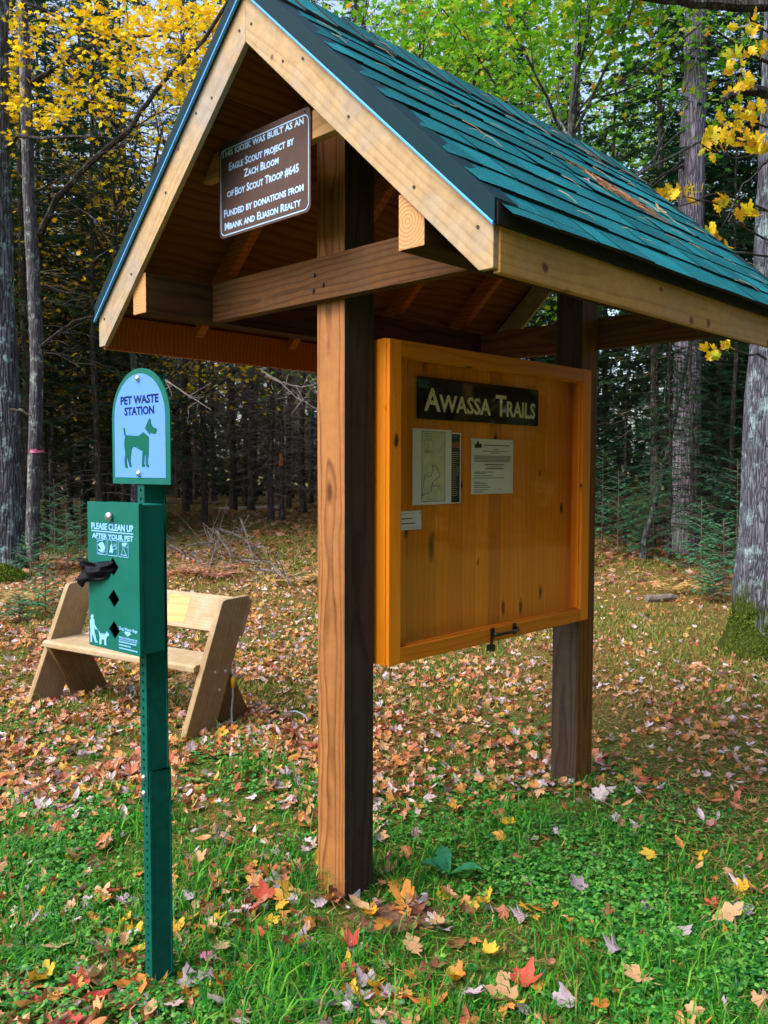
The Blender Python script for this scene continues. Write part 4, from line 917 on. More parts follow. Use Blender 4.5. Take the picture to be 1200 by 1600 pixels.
# left: lichen trunk at the frame edge
b2 = at(8, 892, 12.3); b2[2] = float(gz(b2[0], b2[1]))
la = trunk_obj('spruce_tree', b2, [b2+np.array([0, 0, -.3]), b2+np.array([0, 0, .15]), at(6, 790, 12.3), at(2, 640, 12.3), at(-8, 470, 12.3), at(-18, 160, 12.3), at(-16, 0, 12.3), at(-14, -400, 12.3)], [.36, .29, .275, .27, .265, .26, .25, .16], bark('blue_lichen_bark', (.135, .140, .165), (.038, .036, .042), (.34, .50, .50), .8, (.13, .22, .01), .3, fs=10), 'thick rough trunk with blue-green lichen cut by the left picture edge', 20)
S = Soup(); limb(S, [at(10, 232, 12.2), at(28, 212, 11.9), at(75, 216, 11.6), at(150, 212, 11.3)], .035, .010, 6); limb(S, [at(15, 640, 12), at(35, 642, 11.9), at(48, 650, 11.8)], .022, .012, 5); S.obj('branches', BARK_D, la, loc=-b2)
# left: grey trunk with big leaning limbs and a ribbon
b3 = at(50, 885, 13.2); b3[2] = float(gz(b3[0], b3[1]))
lb = trunk_obj('young_maple_tree', b3, [b3+np.array([0, 0, -.3]), b3, at(51, 800, 13.2), at(55, 700, 13.2), at(58, 560, 13.2), at(52, 420, 13.2), at(45, 300, 13.2), at(40, 130, 13.2), at(34, 0, 13.2), at(28, -200, 13.2)], [.13, .105, .10, .10, .10, .095, .09, .085, .08, .05], BARK_G, 'slim grey trunk wearing a pink ribbon with large branches reaching right', 14)
S = Soup(); Q = []
Q.append(limb(S, [at(62, 365, 13.2), at(90, 310, 13.0), at(140, 255, 12.7), at(200, 205, 12.4), at(240, 145, 12.1), at(320, 60, 11.7), at(365, -10, 11.4)], .055, .022))
Q.append(limb(S, [at(50, 130, 13.2), at(75, 112, 13), at(110, 96, 12.8), at(155, 62, 12.6), at(250, 56, 12.3), at(310, 68, 12)], .040, .010))
Q.append(limb(S, [at(35, 5, 13.2), at(60, 10, 13.0), at(110, 40, 12.8), at(160, 55, 12.6)], .028, .012))
Q.append(limb(S, [at(100, 104, 12.8), at(130, 145, 12.6), at(165, 185, 12.4), at(185, 205, 12.3)], .014, .005))
Q.append(limb(S, [at(45, 218, 13.2), at(110, 212, 12.9), at(165, 215, 12.6), at(230, 230, 12.3)], .018, .006))
Q.append(limb(S, [at(62, 545, 13.2), at(85, 525, 13.0), at(115, 502, 12.8), at(160, 490, 12.6)], .036, .010))
Q.append(limb(S, [at(55, 300, 13.2), at(90, 280, 13), at(160, 245, 12.8)], .016, .006))
Q.append(limb(S, [at(95, 305, 13), at(150, 345, 12.7), at(185, 400, 12.5)], .014, .005))
Q.append(limb(S, [at(200, 205, 12.4), at(270, 165, 12.2), at(330, 160, 12.0)], .012, .004))
for q in list(Q):
    for _ in range(14):
        i = rngT.integers(2, len(q)); e = q[i]+rngT.normal(0, .35, 3)+np.array([.1, 0, .1]); limb(S, [q[i], (q[i]+e)/2+rngT.normal(0, .04, 3), e], .008, .002, 3)
S.obj('branches', BARK_D, lb, loc=-b3)
S = Soup(); ry = np.random.default_rng(41); tl = []
for (x, y, sx, sy, n) in ((255, 30, 60, 30, 340), (330, 25, 25, 22, 160), (270, 60, 70, 45, 180), (110, 60, 50, 45, 120), (200, 60, 45, 30, 200), (300, 95, 35, 22, 150), (150, 25, 30, 22, 90), (260, 120, 35, 16, 80), (80, 180, 28, 20, 130), (110, 130, 28, 24, 80), (150, 160, 40, 25, 100), (275, 150, 22, 14, 70), (210, 100, 30, 12, 70), (25, 60, 14, 50, 90), (20, 160, 12, 45, 120), (75, 50, 25, 25, 50)):
    d = 11.6+2.2*ry.random(n); P = np.stack([at(x+sx*a, y+sy*b, dd) for a, b, dd in zip(ry.normal(0, .8, n), ry.normal(0, .8, n), d)])
    S.add(*scatter(T_STAR[0], T_STAR[1], P, eulmat(ry.normal(.45, .45, n), ry.normal(0, .45, n), ry.random(n)*6.28), .062*(.7+.6*ry.random(n))))
S.obj('leaves', YELLOWL, lb, loc=-b3)
# ribbon
rbp = at(57, 705, 13.2); rbn = empty('flagging_ribbon', rbp, 0, 'bright pink flagging ribbon tied around the slim grey trunk', 'ribbon')
S = Soup(); a = np.linspace(0, 2*math.pi, 21); Vv = np.concatenate([np.stack([.108*np.cos(a), .108*np.sin(a), np.full(21, z)+.008*np.sin(a)], -1) for z in (-.018, .018)]); i = np.arange(20)
S.add(Vv, np.concatenate([np.stack([i, i+1, i+22], -1), np.stack([i, i+22, i+21], -1)])); S.add([(-.03, -.112, .015), (.03, -.112, .0), (.06, -.125, .03), (-.06, -.12, .035)], [(0, 1, 2), (0, 2, 3)]); S.obj('band', PINK, rbn)

# yellow maples further back, a green forked maple behind the roof
def broad_tree(name, base, H, r0, seed, nleaf, lsize, lmat, label, barkm, fork=.5, spread=.65, cat='tree', group=None, sig=.42, L0=None, depth=2, limbm=None, nstem=5):
    rng = np.random.default_rng(seed); base = np.array(base, float); base[2] = float(gz(base[0], base[1])); root = empty(name, base, 0, label, cat, group)
    tr = Soup(); tips = []; zz = np.linspace(-.2, H*fork, 8); px = np.cumsum(rng.normal(0, .05, 8)); py = np.cumsum(rng.normal(0, .05, 8)); px -= px[0]; py -= py[0]
    tr.add(*tube(np.stack([px, py, zz], 1), np.linspace(r0, r0*.7, 8), 10, False, .1, rng))
    top = np.array([px[-1], py[-1], zz[-1]]); br = Soup(); L0 = L0 or H*.33
    for k in range(nstem): grow(rng, top-np.array([0, 0, .1]), np.array([(.42, -.30)[k] if nstem == 2 else rng.normal(0, .5), rng.normal(0, .5 if nstem > 2 else .1), 1.]), L0*(.8+.4*rng.random()), r0*.55, depth, tips, br, spread)
    for k in range(7):
        f = .55+.4*rng.random(); q = np.array([np.interp(f, np.linspace(0, 1, 8), a) for a in (px, py, zz)]); az = rng.random()*6.28
        grow(rng, q, np.array([math.cos(az), math.sin(az), .35]), L0*(.5+.4*rng.random()), r0*.32, depth-1, tips, br, spread)
    tr.obj('trunk', barkm, root, True); br.obj('branches', limbm or BARK_D, root)
    V, Fc = leaf_cloud(tips, nleaf, sig, lsize, T_STAR, rng); np_obj('crown', V, Fc, lmat, root); return root
yl = 'yellow autumn maple glowing between the trunks at the left'
broad_tree('yellow_maple_tree', at(215, 800, 17), 9.0, .09, 51, 1700, .070, YELLOWL, 'dense golden-yellow maple just left of the kiosk roof, behind the ribbon tree', BARK_G, .5, .6, sig=.5)
for i, (x, Y, h) in enumerate(((20, 22, 9), (130, 25, 10), (-60, 18, 10), (205, 20, 8.5), (85, 19, 9.5), (165, 30, 13))):
    broad_tree('yellow_maple_tree', at(x, 800, Y), h, .09, 60+i, 2300, .070, YELLOWL, yl, BARK_G, .35, .7, group='yellow maples in the left woods', sig=.6)
gm = broad_tree('green_maple_tree', at(882, 800, 13.0), 12.5, .085, 77, 7500, .070, GREENL, 'slender green-leaved maple forking above the far end of the roof', BARK_G, .62, .5, sig=.55, L0=3.4, limbm=BARK_G, nstem=2)
for i, (x, Y, h) in enumerate(((700, 17, 13), (590, 21, 15), (790, 24, 16), (640, 26, 17), (900, 28, 17), (1130, 25, 14))):
    broad_tree('green_maple_tree', at(x, 800, Y), h, .10, 80+i, 6500, .080, GREENL, 'yellow-green maple crown showing above the kiosk roof', BARK_G, .45, .6, group='green maples behind the kiosk roof', sig=.6, L0=4)

# ------------------------------------------------------------------ the woods: spruces
SPV = [conifer_parts(100+i, H=16+2*i, r0=.075+.014*i, live_lo=5.5+.5*i, dead=135, nb=85, blen=1.9, lean=(-.01, .012, 0, .02)[i]) for i in range(4)]
FIV = [conifer_parts(140+i, H=13+2*i, r0=.10, live_lo=(1.3, 2.2, 3.0)[i], dead=25, nb=120, blen=2.4, wid=.045, nt=13) for i in range(3)]
placed = [(b1[0], b1[1]), (b2[0], b2[1]), (b3[0], b3[1])]
rw = np.random.default_rng(7); nsp = 0
def woods_tree(x, y, parts, s, label, group, cat='tree', name='spruce_tree'):
    placed.append((x, y)); return inst_tree(name, parts, (x, y, float(gz(x, y))), rw.random()*6.28, s, label, cat, group)
lab_s = 'dark spruce with bare dead lower branches standing in the woods'; grp_s = 'spruces in the dark woods'
lab_f = 'bushy dark green fir standing in the woods'; grp_f = 'firs in the dark woods'
# trunks one can point to
g_ = ground_at(318, 823); woods_tree(g_[0], g_[1], SPV[1], .95, 'pale flaky spruce trunk in front of the woods, just right of the pet waste sign', None)
g_ = ground_at(440, 822); t1 = woods_tree(g_[0], g_[1], SPV[0], 1.0, 'thin spruce trunk with an orange blaze, left of the near kiosk post', None)
bl = empty('trail_blaze', (g_[0], g_[1]-.108, 1.55), 0, 'faded orange paint blaze on a thin spruce trunk', 'blaze')
S = Soup(); S.add([(-.05, 0, 0), (.05, 0, .02), (.055, .0, .16), (.03, .0, .30), (-.03, 0, .34), (-.055, 0, .15)], [(0, 1, 2), (0, 2, 3), (0, 3, 4), (0, 4, 5)]); S.obj('paint', plain('orange_blaze_paint', (.42, .12, .03), .8, 0, .5, 60), bl)
g_ = ground_at(424, 822); woods_tree(g_[0], g_[1], SPV[2], .8, 'thin dark spruce close beside the orange-blazed trunk', None)
for x, y in ((135, 800), (80, 800), (195, 790), (290, 803), (365, 800), (158, 800), (392, 803), (475, 808)):
    g_ = ground_at(x, y); woods_tree(g_[0], g_[1], SPV[int(rw.integers(0, 4))], .9+.3*rw.random(), lab_s, grp_s)
def edge(x): return float(np.interp(x, [-12, -6, -5, 1.5, 2.5, 4, 9, 16], [13, 14, 23, 23, 19, 16.5, 13, 12]))
tries = 0
while nsp < 175 and tries < 20000:
    tries += 1; y = 13+33*rw.random()**.8; x = rw.uniform(-.62*y-2, .62*y+3)
    if y < edge(x) or min((x-a)**2+(y-b)**2 for a, b in placed) < 1.1**2: continue
    # leave the tall yellow and green crowns some sky
    pxx = 600+F*x/y
    if pxx < 330 and y > 24 and rw.random() < .4: continue
    if 930 < pxx < 1065 and y > 17 and rw.random() < .9: continue
    fir = rw.random() < (.75 if (x > 1.5 or pxx < 300) else .15)
    if fir: woods_tree(x, y, FIV[int(rw.integers(0, 3))], .7+.4*rw.random(), lab_f, grp_f, name='fir_tree')
    else: woods_tree(x, y, SPV[int(rw.integers(0, 4))], .8+.45*rw.random(), lab_s, grp_s)
    nsp += 1
for px_, Y, k, sc_ in ((150, 16.5, 1, .75), (228, 19, 0, .7), (110, 20, 0, .8), (60, 17.5, 2, .8), (978, 17, 0, .45), (1045, 14.2, 0, .42), (1078, 13.2, 0, .40), (1120, 16.8, 0, .75), (945, 20, 0, .9), (1140, 13.5, 0, .55), (1175, 18, 1, .9), (900, 22, 1, .9), (1085, 19.5, 0, .95), (700, 23, 1, .9), (180, 23, 1, .9)):
    p_ = at(px_, 800, Y); woods_tree(p_[0], p_[1], FIV[k], sc_, lab_f, grp_f, name='fir_tree')
# far woods: one mass
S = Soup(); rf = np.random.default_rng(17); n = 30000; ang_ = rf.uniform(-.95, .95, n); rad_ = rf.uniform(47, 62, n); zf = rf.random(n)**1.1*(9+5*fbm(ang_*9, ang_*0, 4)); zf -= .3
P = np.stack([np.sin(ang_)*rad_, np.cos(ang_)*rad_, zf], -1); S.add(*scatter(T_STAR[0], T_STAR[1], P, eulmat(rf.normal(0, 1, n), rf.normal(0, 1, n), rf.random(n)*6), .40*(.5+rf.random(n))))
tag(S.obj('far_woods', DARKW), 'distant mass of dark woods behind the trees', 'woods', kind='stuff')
# out-of-view woods added right and behind, spaced to block low sky light
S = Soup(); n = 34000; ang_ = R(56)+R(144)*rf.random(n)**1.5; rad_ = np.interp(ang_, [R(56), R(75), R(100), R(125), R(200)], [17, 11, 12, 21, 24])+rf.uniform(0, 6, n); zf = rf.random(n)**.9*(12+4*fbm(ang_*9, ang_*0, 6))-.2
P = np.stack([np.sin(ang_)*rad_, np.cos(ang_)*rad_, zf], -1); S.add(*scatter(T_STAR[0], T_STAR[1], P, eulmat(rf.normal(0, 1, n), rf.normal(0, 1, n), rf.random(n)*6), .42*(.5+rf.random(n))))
tag(S.obj('light_blocking_woods', DARKW), 'out-of-view wall of woods added right and behind to block low sky light', 'woods', kind='stuff')
# saplings, shrubs, ferns, sticks
def seedling(x, y, Y, h, seed, label, mat=FIRG, group=None, n=26, wid=.022):
    rng = np.random.default_rng(seed); g = at(x, y, Y); g[2] = float(gz(g[0], g[1])); r = empty('fir_seedling', g, 0, label, 'seedling', group)
    st, nd = Soup(), Soup(); st.add(*tube([(0, 0, -.03), (.01, 0, h*.5), (0, .01, h)], [.010, .007, .003], 5))
    for i in range(n):
        f = .12+.85*i/n; bough(nd, st, np.array([0, 0, h*f]), i*2.4+rng.random(), h*.55*(1-f)**.8+.06, .05, rng, 7, wid, .35, .004)
    st.obj('stem', TWIG, r); nd.obj('needles', mat, r); return r
seedling(105, 870, 12.2, .85, 1, 'little bright green fir seedling behind the left end of the bench')
seedling(48, 905, 11.6, .62, 2, 'blue-green fir seedling at the foot of the slim grey trunk')
seedling(70, 960, 8.6, .52, 3, 'low dark green fir seedling left of the bench back')
seedling(30, 985, 8.2, .30, 4, 'small sparse fir seedling among yellow leaves at the left edge')
seedling(85, 835, 14.5, 1.3, 5, 'feathery green fir bush between the left trunks')
seedling(125, 850, 13.4, 1.0, 6, 'dark green fir bush behind the bag dispenser')
for i, (x, y, Y, h) in enumerate(((965, 830, 15.2, 1.5), (1095, 850, 11.5, 1.15), (1130, 862, 10.2, .95), (1000, 880, 14.5, .6), (1115, 905, 9.6, .45), (1020, 850, 16.0, 1.6), (940, 850, 16.5, 1.9), (1150, 850, 12.5, 1.7))):
    seedling(x, y, Y, h, 20+i, 'young blue-green fir at the wood edge right of the far post', FIRG, 'young firs at the right wood edge', 30, .032)
def fern(x, y, n, L, mat, seed, label, name='fern'):
    rng = np.random.default_rng(seed); g = ground_at(x, y); g[2] = float(gz(g[0], g[1])); r = empty(name, g, 0, label, 'fern'); S = Soup()
    for i in range(n):
        az = rng.random()*6.28; t = np.linspace(0, 1, 12); l = L*(.6+.5*rng.random()); rise = .25+.4*rng.random()
        dh = np.array([math.cos(az), math.sin(az), 0]); ax = np.outer(t*l, dh)+np.outer((rise*t-.95*rise*t*t+.02)*l*1.6, [0, 0, 1.]); S.add(*tube(ax, .002, 3, False))
        sd = np.array([-dh[1], dh[0], 0]); q = np.repeat(ax[1:], 2, 0); sg = np.tile([1, -1], 11)[:, None]; ll = (.30*l*(1-np.repeat(t[1:], 2))+.012)[:, None]
        e = q+(sg*sd*.9+dh*.45+rng.normal(0, .12, (22, 3)))*ll; needles_on(S, q, e, .022*L/.5, rng)
    S.obj('fronds', mat, r); return r
fern(340, 905, 14, .75, FERN_R, 1, 'russet dried fern clump behind the bench backrest'); fern(300, 900, 9, .6, FERN_R, 2, 'reddish withered fern beside the bag dispenser, behind the bench'); fern(465, 915, 9, .60, FERN_T, 3, 'tan dried fern right of the bench, left of the near post')
fern(1045, 925, 10, .75, FERN_T, 4, 'pale yellow dried fern on the open ground right of the far post'); fern(1160, 935, 6, .5, FERN_T, 5, 'tan fern at the foot of the mossy trunk'); fern(30, 945, 10, .7, FERN_T, 6, 'straw yellow fern at the left edge behind the bench'); fern(1035, 862, 4, .3, FERN_T, 7, 'tiny pale fern beside the leaning sapling')
# leaning sapling at the right
g_ = ground_at(1003, 872); g_[2] = float(gz(g_[0], g_[1])); sap = empty('bare_sapling', g_, 0, 'thin bare sapling leaning right in front of the dark woods', 'sapling')
S = Soup(); Ys = g_[1]; limb(S, [g_+np.array([0, 0, -.1]), at(1008, 840, Ys), at(1022, 790, Ys), at(1040, 720, Ys), at(1055, 650, Ys), at(1068, 590, Ys), at(1078, 540, Ys), at(1090, 430, Ys)], .055, .022, 8)
for px_ in ([(1066, 600), (1045, 575), (1040, 600), (1036, 640)], [(1074, 560), (1062, 548), (1050, 560)], [(1078, 545), (1100, 560), (1125, 570)], [(1060, 620), (1052, 590)]): limb(S, [at(x, y, Ys) for x, y in px_], .014, .005, 4)
S.obj('stem', BARK_G, sap, loc=-g_)
# twisted bare branches low in the woods behind the near post
for lab, px_, Y in (('pale dead branch sweeping down in front of the dark woods left of the near post', [(415, 585), (440, 600), (462, 620), (495, 640)], 17), ('thin arching dead twig beside the near post', [(410, 580), (440, 597), (470, 605), (500, 598)], 17.2), ('long pale dead twig crossing the woods behind the pet waste sign', [(250, 590), (290, 615), (330, 640)], 15)):
    o_ = at(*px_[0], Y); r = empty('dead_branch', o_, 0, lab, 'branch'); S = Soup(); q = limb(S, [at(x, y, Y) for x, y in px_], .014, .005, 4)
    for _ in range(7): i = rngT.integers(2, len(q)); limb(S, [q[i], q[i]+rngT.normal(0, .14, 3), q[i]+rngT.normal(0, .22, 3)+np.array([.1, 0, -.12])], .006, .002, 3)
    S.obj('twigs', TWIG_L, r, loc=-o_)
# brush pile and fallen logs
def gpt(x, y, h=0): g = ground_at(x, y); g[2] = float(gz(g[0], g[1]))+h; return g
o_ = gpt(365, 880); br = empty('brush_pile', o_, 0, 'heap of dead grey branches on the leaves behind the bench', 'brush pile'); S = Soup()
for pts in ([(340, 862, .30), (352, 872, .16), (380, 885, .05)], [(338, 862, .28), (360, 880, .1), (365, 902, 0)], [(345, 868, .25), (330, 885, .04), (328, 892, 0)], [(378, 855, .42), (390, 875, .2), (400, 895, 0)], [(400, 895, .02), (430, 905, .12), (465, 925, .02)], [(352, 870, .2), (310, 872, .18), (268, 870, .08)], [(268, 870, .12), (300, 880, .03), (330, 892, .01)], [(380, 885, .06), (420, 890, .10), (450, 908, .02)], [(345, 860, .3), (372, 862, .22), (402, 872, .06)]):
    q = limb(S, [gpt(x, y, h) for x, y, h in pts], .024, .008, 5)
    for _ in range(6): i = rngT.integers(1, len(q)); limb(S, [q[i], q[i]+rngT.normal(0, .15, 3)+np.array([0, 0, .08]), q[i]+rngT.normal(0, .28, 3)+np.array([0, 0, .10])], .010, .003, 4)
S.obj('sticks', STICK, br, loc=-o_)
for lab, pts, r_ in (('fallen pale log lying along the wood edge left of the near post', [(345, 797), (400, 800), (440, 803)], .09), ('long thin dark log across the wood edge behind the bench', [(250, 785), (330, 786), (420, 787)], .05), ('short dark rotten log on the grass right of the far post', [(1010, 940), (1060, 938)], .05), ('pale stick on the ground beside the mossy trunk', [(1100, 920), (1136, 928)], .014), ('stub of dark branch on the grass right of the far post', [(998, 962), (1018, 972)], .018)):
    o_ = gpt(*pts[0]); r = empty('fallen_log', o_, 0, lab, 'log'); S = Soup(); limb(S, [gpt(x, y, r_*.7) for x, y in pts], r_, r_*.7, 8); S.obj('wood', TWIG_L if 'pale' in lab else TWIG, r, loc=-o_)
# moss mound at far left
g_ = gpt(5, 905); mm = empty('moss_mound', g_, 0, 'bright yellow-green moss mound at the foot of the left trunk', 'moss'); rm = np.random.default_rng(9); n = 5000
a_ = rm.uniform(0, 6.28, n); q_ = np.sqrt(rm.random(n)); P = np.stack([q_*np.cos(a_)*.42, q_*np.sin(a_)*.5-.2, .22*(1-q_**2)], -1); S = Soup().add(*scatter(T_OVAL[0], T_OVAL[1], P, eulmat(rm.uniform(0, 6, n), rm.uniform(0, 6, n), rm.uniform(0, 6, n)), .022*(.5+rm.random(n)))); S.obj('moss_tuft', MOSSM, mm)

# ================================================================== ground cover
rg = np.random.default_rng(2)
def in_post(x, y):
    return np.zeros(len(x), bool)
def green_density(x, y):
    y = y+1.5*(fbm(x*.9+2, y*.9, 23)-.5)
    near = np.interp(y, [1.8, 3.4, 4.2, 5.0, 7, 12], [.85, .85, .66, .34, .20, .14])
    left = np.where((x < -.8) & (y < 4.6), np.interp(y, [2, 3, 4.6], [.75, .60, .35]), 1.)
    right = np.where(x > .7, np.interp(x-.7-np.clip(3.2-y, 0, 1)*.7, [0, .7, 3], [1, .32, .25]), 1.)
    bench_ = 1-.85*np.exp(-(((x+1.2)/1.5)**2+((y-5.2)/1.0)**2))
    n = np.clip((fbm(x*1.5+3, y*1.5, 11)-.30)*3.4, .28, 1)
    return near*left*right*bench_*n
def log_samples(n, y0, y1, rng, wide=.50, pad=.4, extra=1.2):
    """ground positions, thicker towards the viewer, over a strip somewhat wider than the view"""
    r = lambda y: (wide*y+pad+extra)/(wide*y+pad); rm = r(y0); m = int(n*rm)
    y = np.exp(rng.uniform(math.log(y0), math.log(y1), m)); x = rng.uniform(-1, 1, m)*(wide*y+pad+extra); k = rng.random(m) < r(y)/rm; return x[k], y[k]
def blades(x, y, h, wd, rng, mat, name, label, lean=.5):
    n = len(x); z = gz(x, y); az = rng.random(n)*6.283; ln = np.abs(rng.normal(lean, .3, n)); d = np.stack([np.cos(az), np.sin(az), np.zeros(n)], -1); s_ = np.stack([-np.sin(az+rng.normal(0, .6, n)), np.cos(az), np.zeros(n)], -1)*(wd/2)[:, None]
    b = np.stack([x, y, z-.004], -1); m = b+d*(h*ln*.30)[:, None]+np.array([0, 0, 1.])*(h*.60)[:, None]; t = b+d*(h*ln*.95)[:, None]+np.array([0, 0, 1.])*(h*(1-.25*ln))[:, None]
    V = np.stack([b-s_, b+s_, m-s_*.8, m+s_*.8, t], 1).reshape(-1, 3); o = (np.arange(n)*5)[:, None]
    Fc = np.concatenate([o+np.array([[0, 1, 3]]), o+np.array([[0, 3, 2]]), o+np.array([[2, 3, 4]])])
    return tag(np_obj(name, V, Fc, mat), label, 'grass', kind='stuff')
x, y = log_samples(380000, 1.75, 9.5, rg); k = rg.random(len(x)) < green_density(x, y); x, y = x[k], y[k]
x += rg.normal(0, .012, len(x)); tuft = fbm(x*3.1, y*3.1, 31); h = np.interp(x, [.3, 1.2], [1, .62])*(.016+.024*rg.random(len(x)))*(.7+1.6*np.clip(tuft-.38, 0, 1)*2.2)*np.where(rg.random(len(x)) < .07, 2.3, 1)*np.interp(y, [3, 6], [1, .8])
soil = ground_at(622, 1436)
for cx, cy, r_ in ((SX+.01, SY-.03, .17), (KX+.01, KY-.05, .20), (kw(1.52, -.03, 0)[0], kw(1.52, -.03, 0)[1], .13)): h *= np.clip((np.hypot(x-cx, (y-cy+.07)*.8)/r_)**1.5, .12, 1)
k = ((x-soil[0])/.14)**2+((y-soil[1])/.095)**2 > .55+.8*rg.random(len(x)); x, y, h = x[k], y[k], h[k]
print('grass', len(x)); blades(x, y, h, .0030+.0030*rg.random(len(x))+.0006*y, rg, GRASS, 'grass', 'short bright green grass growing through the fallen leaves', .7)
# tall tufts round the posts and the sign post
tx, ty, th_ = [], [], []
for cx, cy, n, s_, hh in ((KX-.13, KY-.0, 45, .05, .13), (KX-.03, KY-.13, 16, .05, .10), (KX-.2, KY+.12, 60, .06, .12), (kw(1.5, -.06, 0)[0], kw(1.5, -.06, 0)[1], 60, .06, .09), (SX+.03, SY-.04, 14, .03, .08), (.05, 2.45, 60, .1, .12), (.62, 2.62, 60, .1, .10), (-.42, 2.25, 50, .1, .11), (.3, 2.15, 60, .15, .10), (-1.6, 3.4, 80, .2, .10), (-.35, 3.5, 60, .15, .11), (.95, 3.3, 60, .15, .10), (-.15, 3.3, 70, .12, .12)):
    tx.append(rg.normal(cx, s_, n)); ty.append(rg.normal(cy, s_, n)); th_.append(hh*(.5+.8*rg.random(n)))
tx = np.concatenate(tx); ty = np.concatenate(ty); th_ = np.concatenate(th_); blades(tx, ty, th_, np.full(len(tx), .0045), rg, GRASS, 'grass', 'taller grass tufts round the posts', .75)
# broad-leaved low plants
x, y = log_samples(75000, 1.75, 5.2, rg); dn = green_density(x, y)*np.clip((fbm(x*2.3+9, y*2.3, 51)-.44)*5, .03, 1); k = rg.random(len(x)) < dn; x, y = x[k], y[k]
DISC = fan([(math.cos(a), math.sin(a)) for a in np.arange(7)*2*math.pi/7], -.25, 0); X3 = np.repeat(x, 3); Y3 = np.repeat(y, 3); a_ = np.tile([0, 2.09, 4.19], len(x))+np.repeat(rg.random(len(x))*6.28, 3); sz = np.repeat(.0045+.005*rg.random(len(x)), 3); hz = np.repeat(.012+.03*rg.random(len(x)), 3)
P = np.stack([X3+np.cos(a_)*sz*1.1, Y3+np.sin(a_)*sz*1.1, gz(X3, Y3)+hz], -1); V, Fc = scatter(DISC[0], DISC[1], P, eulmat(rg.normal(0, .3, len(P)), rg.normal(0, .3, len(P)), a_), sz)
print('clover', len(x)); tag(np_obj('clover', V, Fc, CLOVER), 'low clover-like ground cover among the grass', 'ground cover', kind='stuff')
# dry straw and fallen pine needles
x, y = log_samples(90000, 1.9, 13, rg); dn = np.interp(x, [-3, -1, .6, 1.4, 4], [.24, .22, .28, .85, 1.])*np.interp(y, [2, 3.2, 5, 9, 13], [.75, .85, 1, 1, .8])*np.clip((fbm(x*1.2, y*1.2, 71)-.25)*2.4, .1, 1); k = rg.random(len(x)) < dn; x, y = x[k], y[k]
n = len(x); a_ = rg.random(n)*6.28; l = .03+.05*rg.random(n); w_ = .0014+.00055*y; z = gz(x, y)+.004+.025*rg.random(n); e = np.stack([np.cos(a_)*l, np.sin(a_)*l, rg.normal(0, .012, n)], -1); b = np.stack([x, y, z], -1); s_ = np.stack([-np.sin(a_)*w_, np.cos(a_)*w_, np.zeros(n)], -1)
V = np.stack([b-s_, b+s_, b+e], 1).reshape(-1, 3); print('straw', n); tag(np_obj('straw', V, np.arange(n*3).reshape(-1, 3), STRAW), 'dry straw and fallen pine needles on the ground', 'straw', kind='stuff')
# short mossy grass in the middle distance
x, y = log_samples(150000, 5.2, 24, rg, .5, .5); dn = np.clip((fbm(x*.7+5, y*.6, 91)-.38)*4, 0.10, 1)*np.where(y > 15, .8, 1); k = rg.random(len(x)) < dn; x, y = x[k], y[k]
blades(x, y, .025+.045*rg.random(len(x)), .004+.0007*y, rg, leafmat('olive_grass', [(0, (.05, .16, .018)), (.4, (.15, .26, .03)), (.7, (.32, .26, .07)), (1, (.46, .32, .11))], .3, .6), 'grass', 'olive short grass in the clearing beyond the kiosk', .6)

# bare soil at the near post
a_ = np.linspace(0, 2*math.pi, 25)[:-1]; rr2 = .75+.5*vnoise(np.cos(a_)*2+5, np.sin(a_)*2+5, 8)
V = np.concatenate([[[0, 0, .016]], np.stack([.15*np.cos(a_)*rr2, .095*np.sin(a_)*rr2, np.full(24, .006)], -1)]); i_ = np.arange(24)
SOIL = plain('bare_brown_soil', (.13, .070, .042), .95, 0, .6, 70, .1, .8)
tag(np_obj('soil', V, np.stack([np.zeros(24, int), i_+1, (i_+1) % 24+1], -1), SOIL, loc=(soil[0], soil[1], 0), smooth=True), 'bare brown soil beside the near kiosk post', kind='structure')
# ------------------------------------------------------------------ fallen leaves
LEAFC = {
 'lavender-grey': (leafmat('leaf_lavender', [(0, (.36, .28, .33)), (1, (.54, .44, .50))], .15, .55, False), .25),
 'orange': (leafmat('leaf_orange', [(0, (.48, .17, .03)), (1, (.66, .32, .06))], .2, .55, False), .22),
 'yellow': (leafmat('leaf_yellow', [(0, (.66, .36, .02)), (1, (.72, .48, .05))], .25, .55, False), .14),
 'tan': (leafmat('leaf_tan', [(0, (.42, .24, .11)), (1, (.60, .38, .20))], .2, .6, False), .17),
 'red': (leafmat('leaf_red', [(0, (.40, .04, .03)), (1, (.58, .12, .06))], .2, .55, False), .08),
 'dark brown': (leafmat('leaf_brown', [(0, (.13, .045, .025)), (1, (.26, .10, .05))], .15, .6, False), .14)}
def leaf_mesh(kind, mat, seed, cf=1.):
    rng = np.random.default_rng(seed); o = np.array({'maple': MAPLE, 'oak': OAK, 'oval': OVAL}[kind])*(1+.34*(rng.random((len({'maple': MAPLE, 'oak': OAK, 'oval': OVAL}[kind]), 2))-.5))
    n = len(o); inner = o*.5; V = np.zeros((2*n+1, 3)); V[1:n+1, :2] = inner; V[n+1:, :2] = o
    c, f, tw = rng.normal(.25, .42)*cf, rng.normal(.2, .34)*cf, rng.normal(0, .5)*cf
    V[:, 2] = c*(V[:, 0]**2+V[:, 1]**2)+f*np.abs(V[:, 0])+tw*V[:, 0]*V[:, 1]+.10*np.sin(V[:, 1]*5+seed)*np.abs(V[:, 0]); V[:, 2] -= V[:, 2].min()*.6
    i = np.arange(n); j = (i+1) % n
    Fc = np.concatenate([np.stack([np.zeros(n, int), i+1, j+1], -1), np.stack([i+1, i+1+n, j+1+n], -1), np.stack([i+1, j+1+n, j+1], -1)])
    return raw_mesh('fallen_leaf', V, Fc, mat)
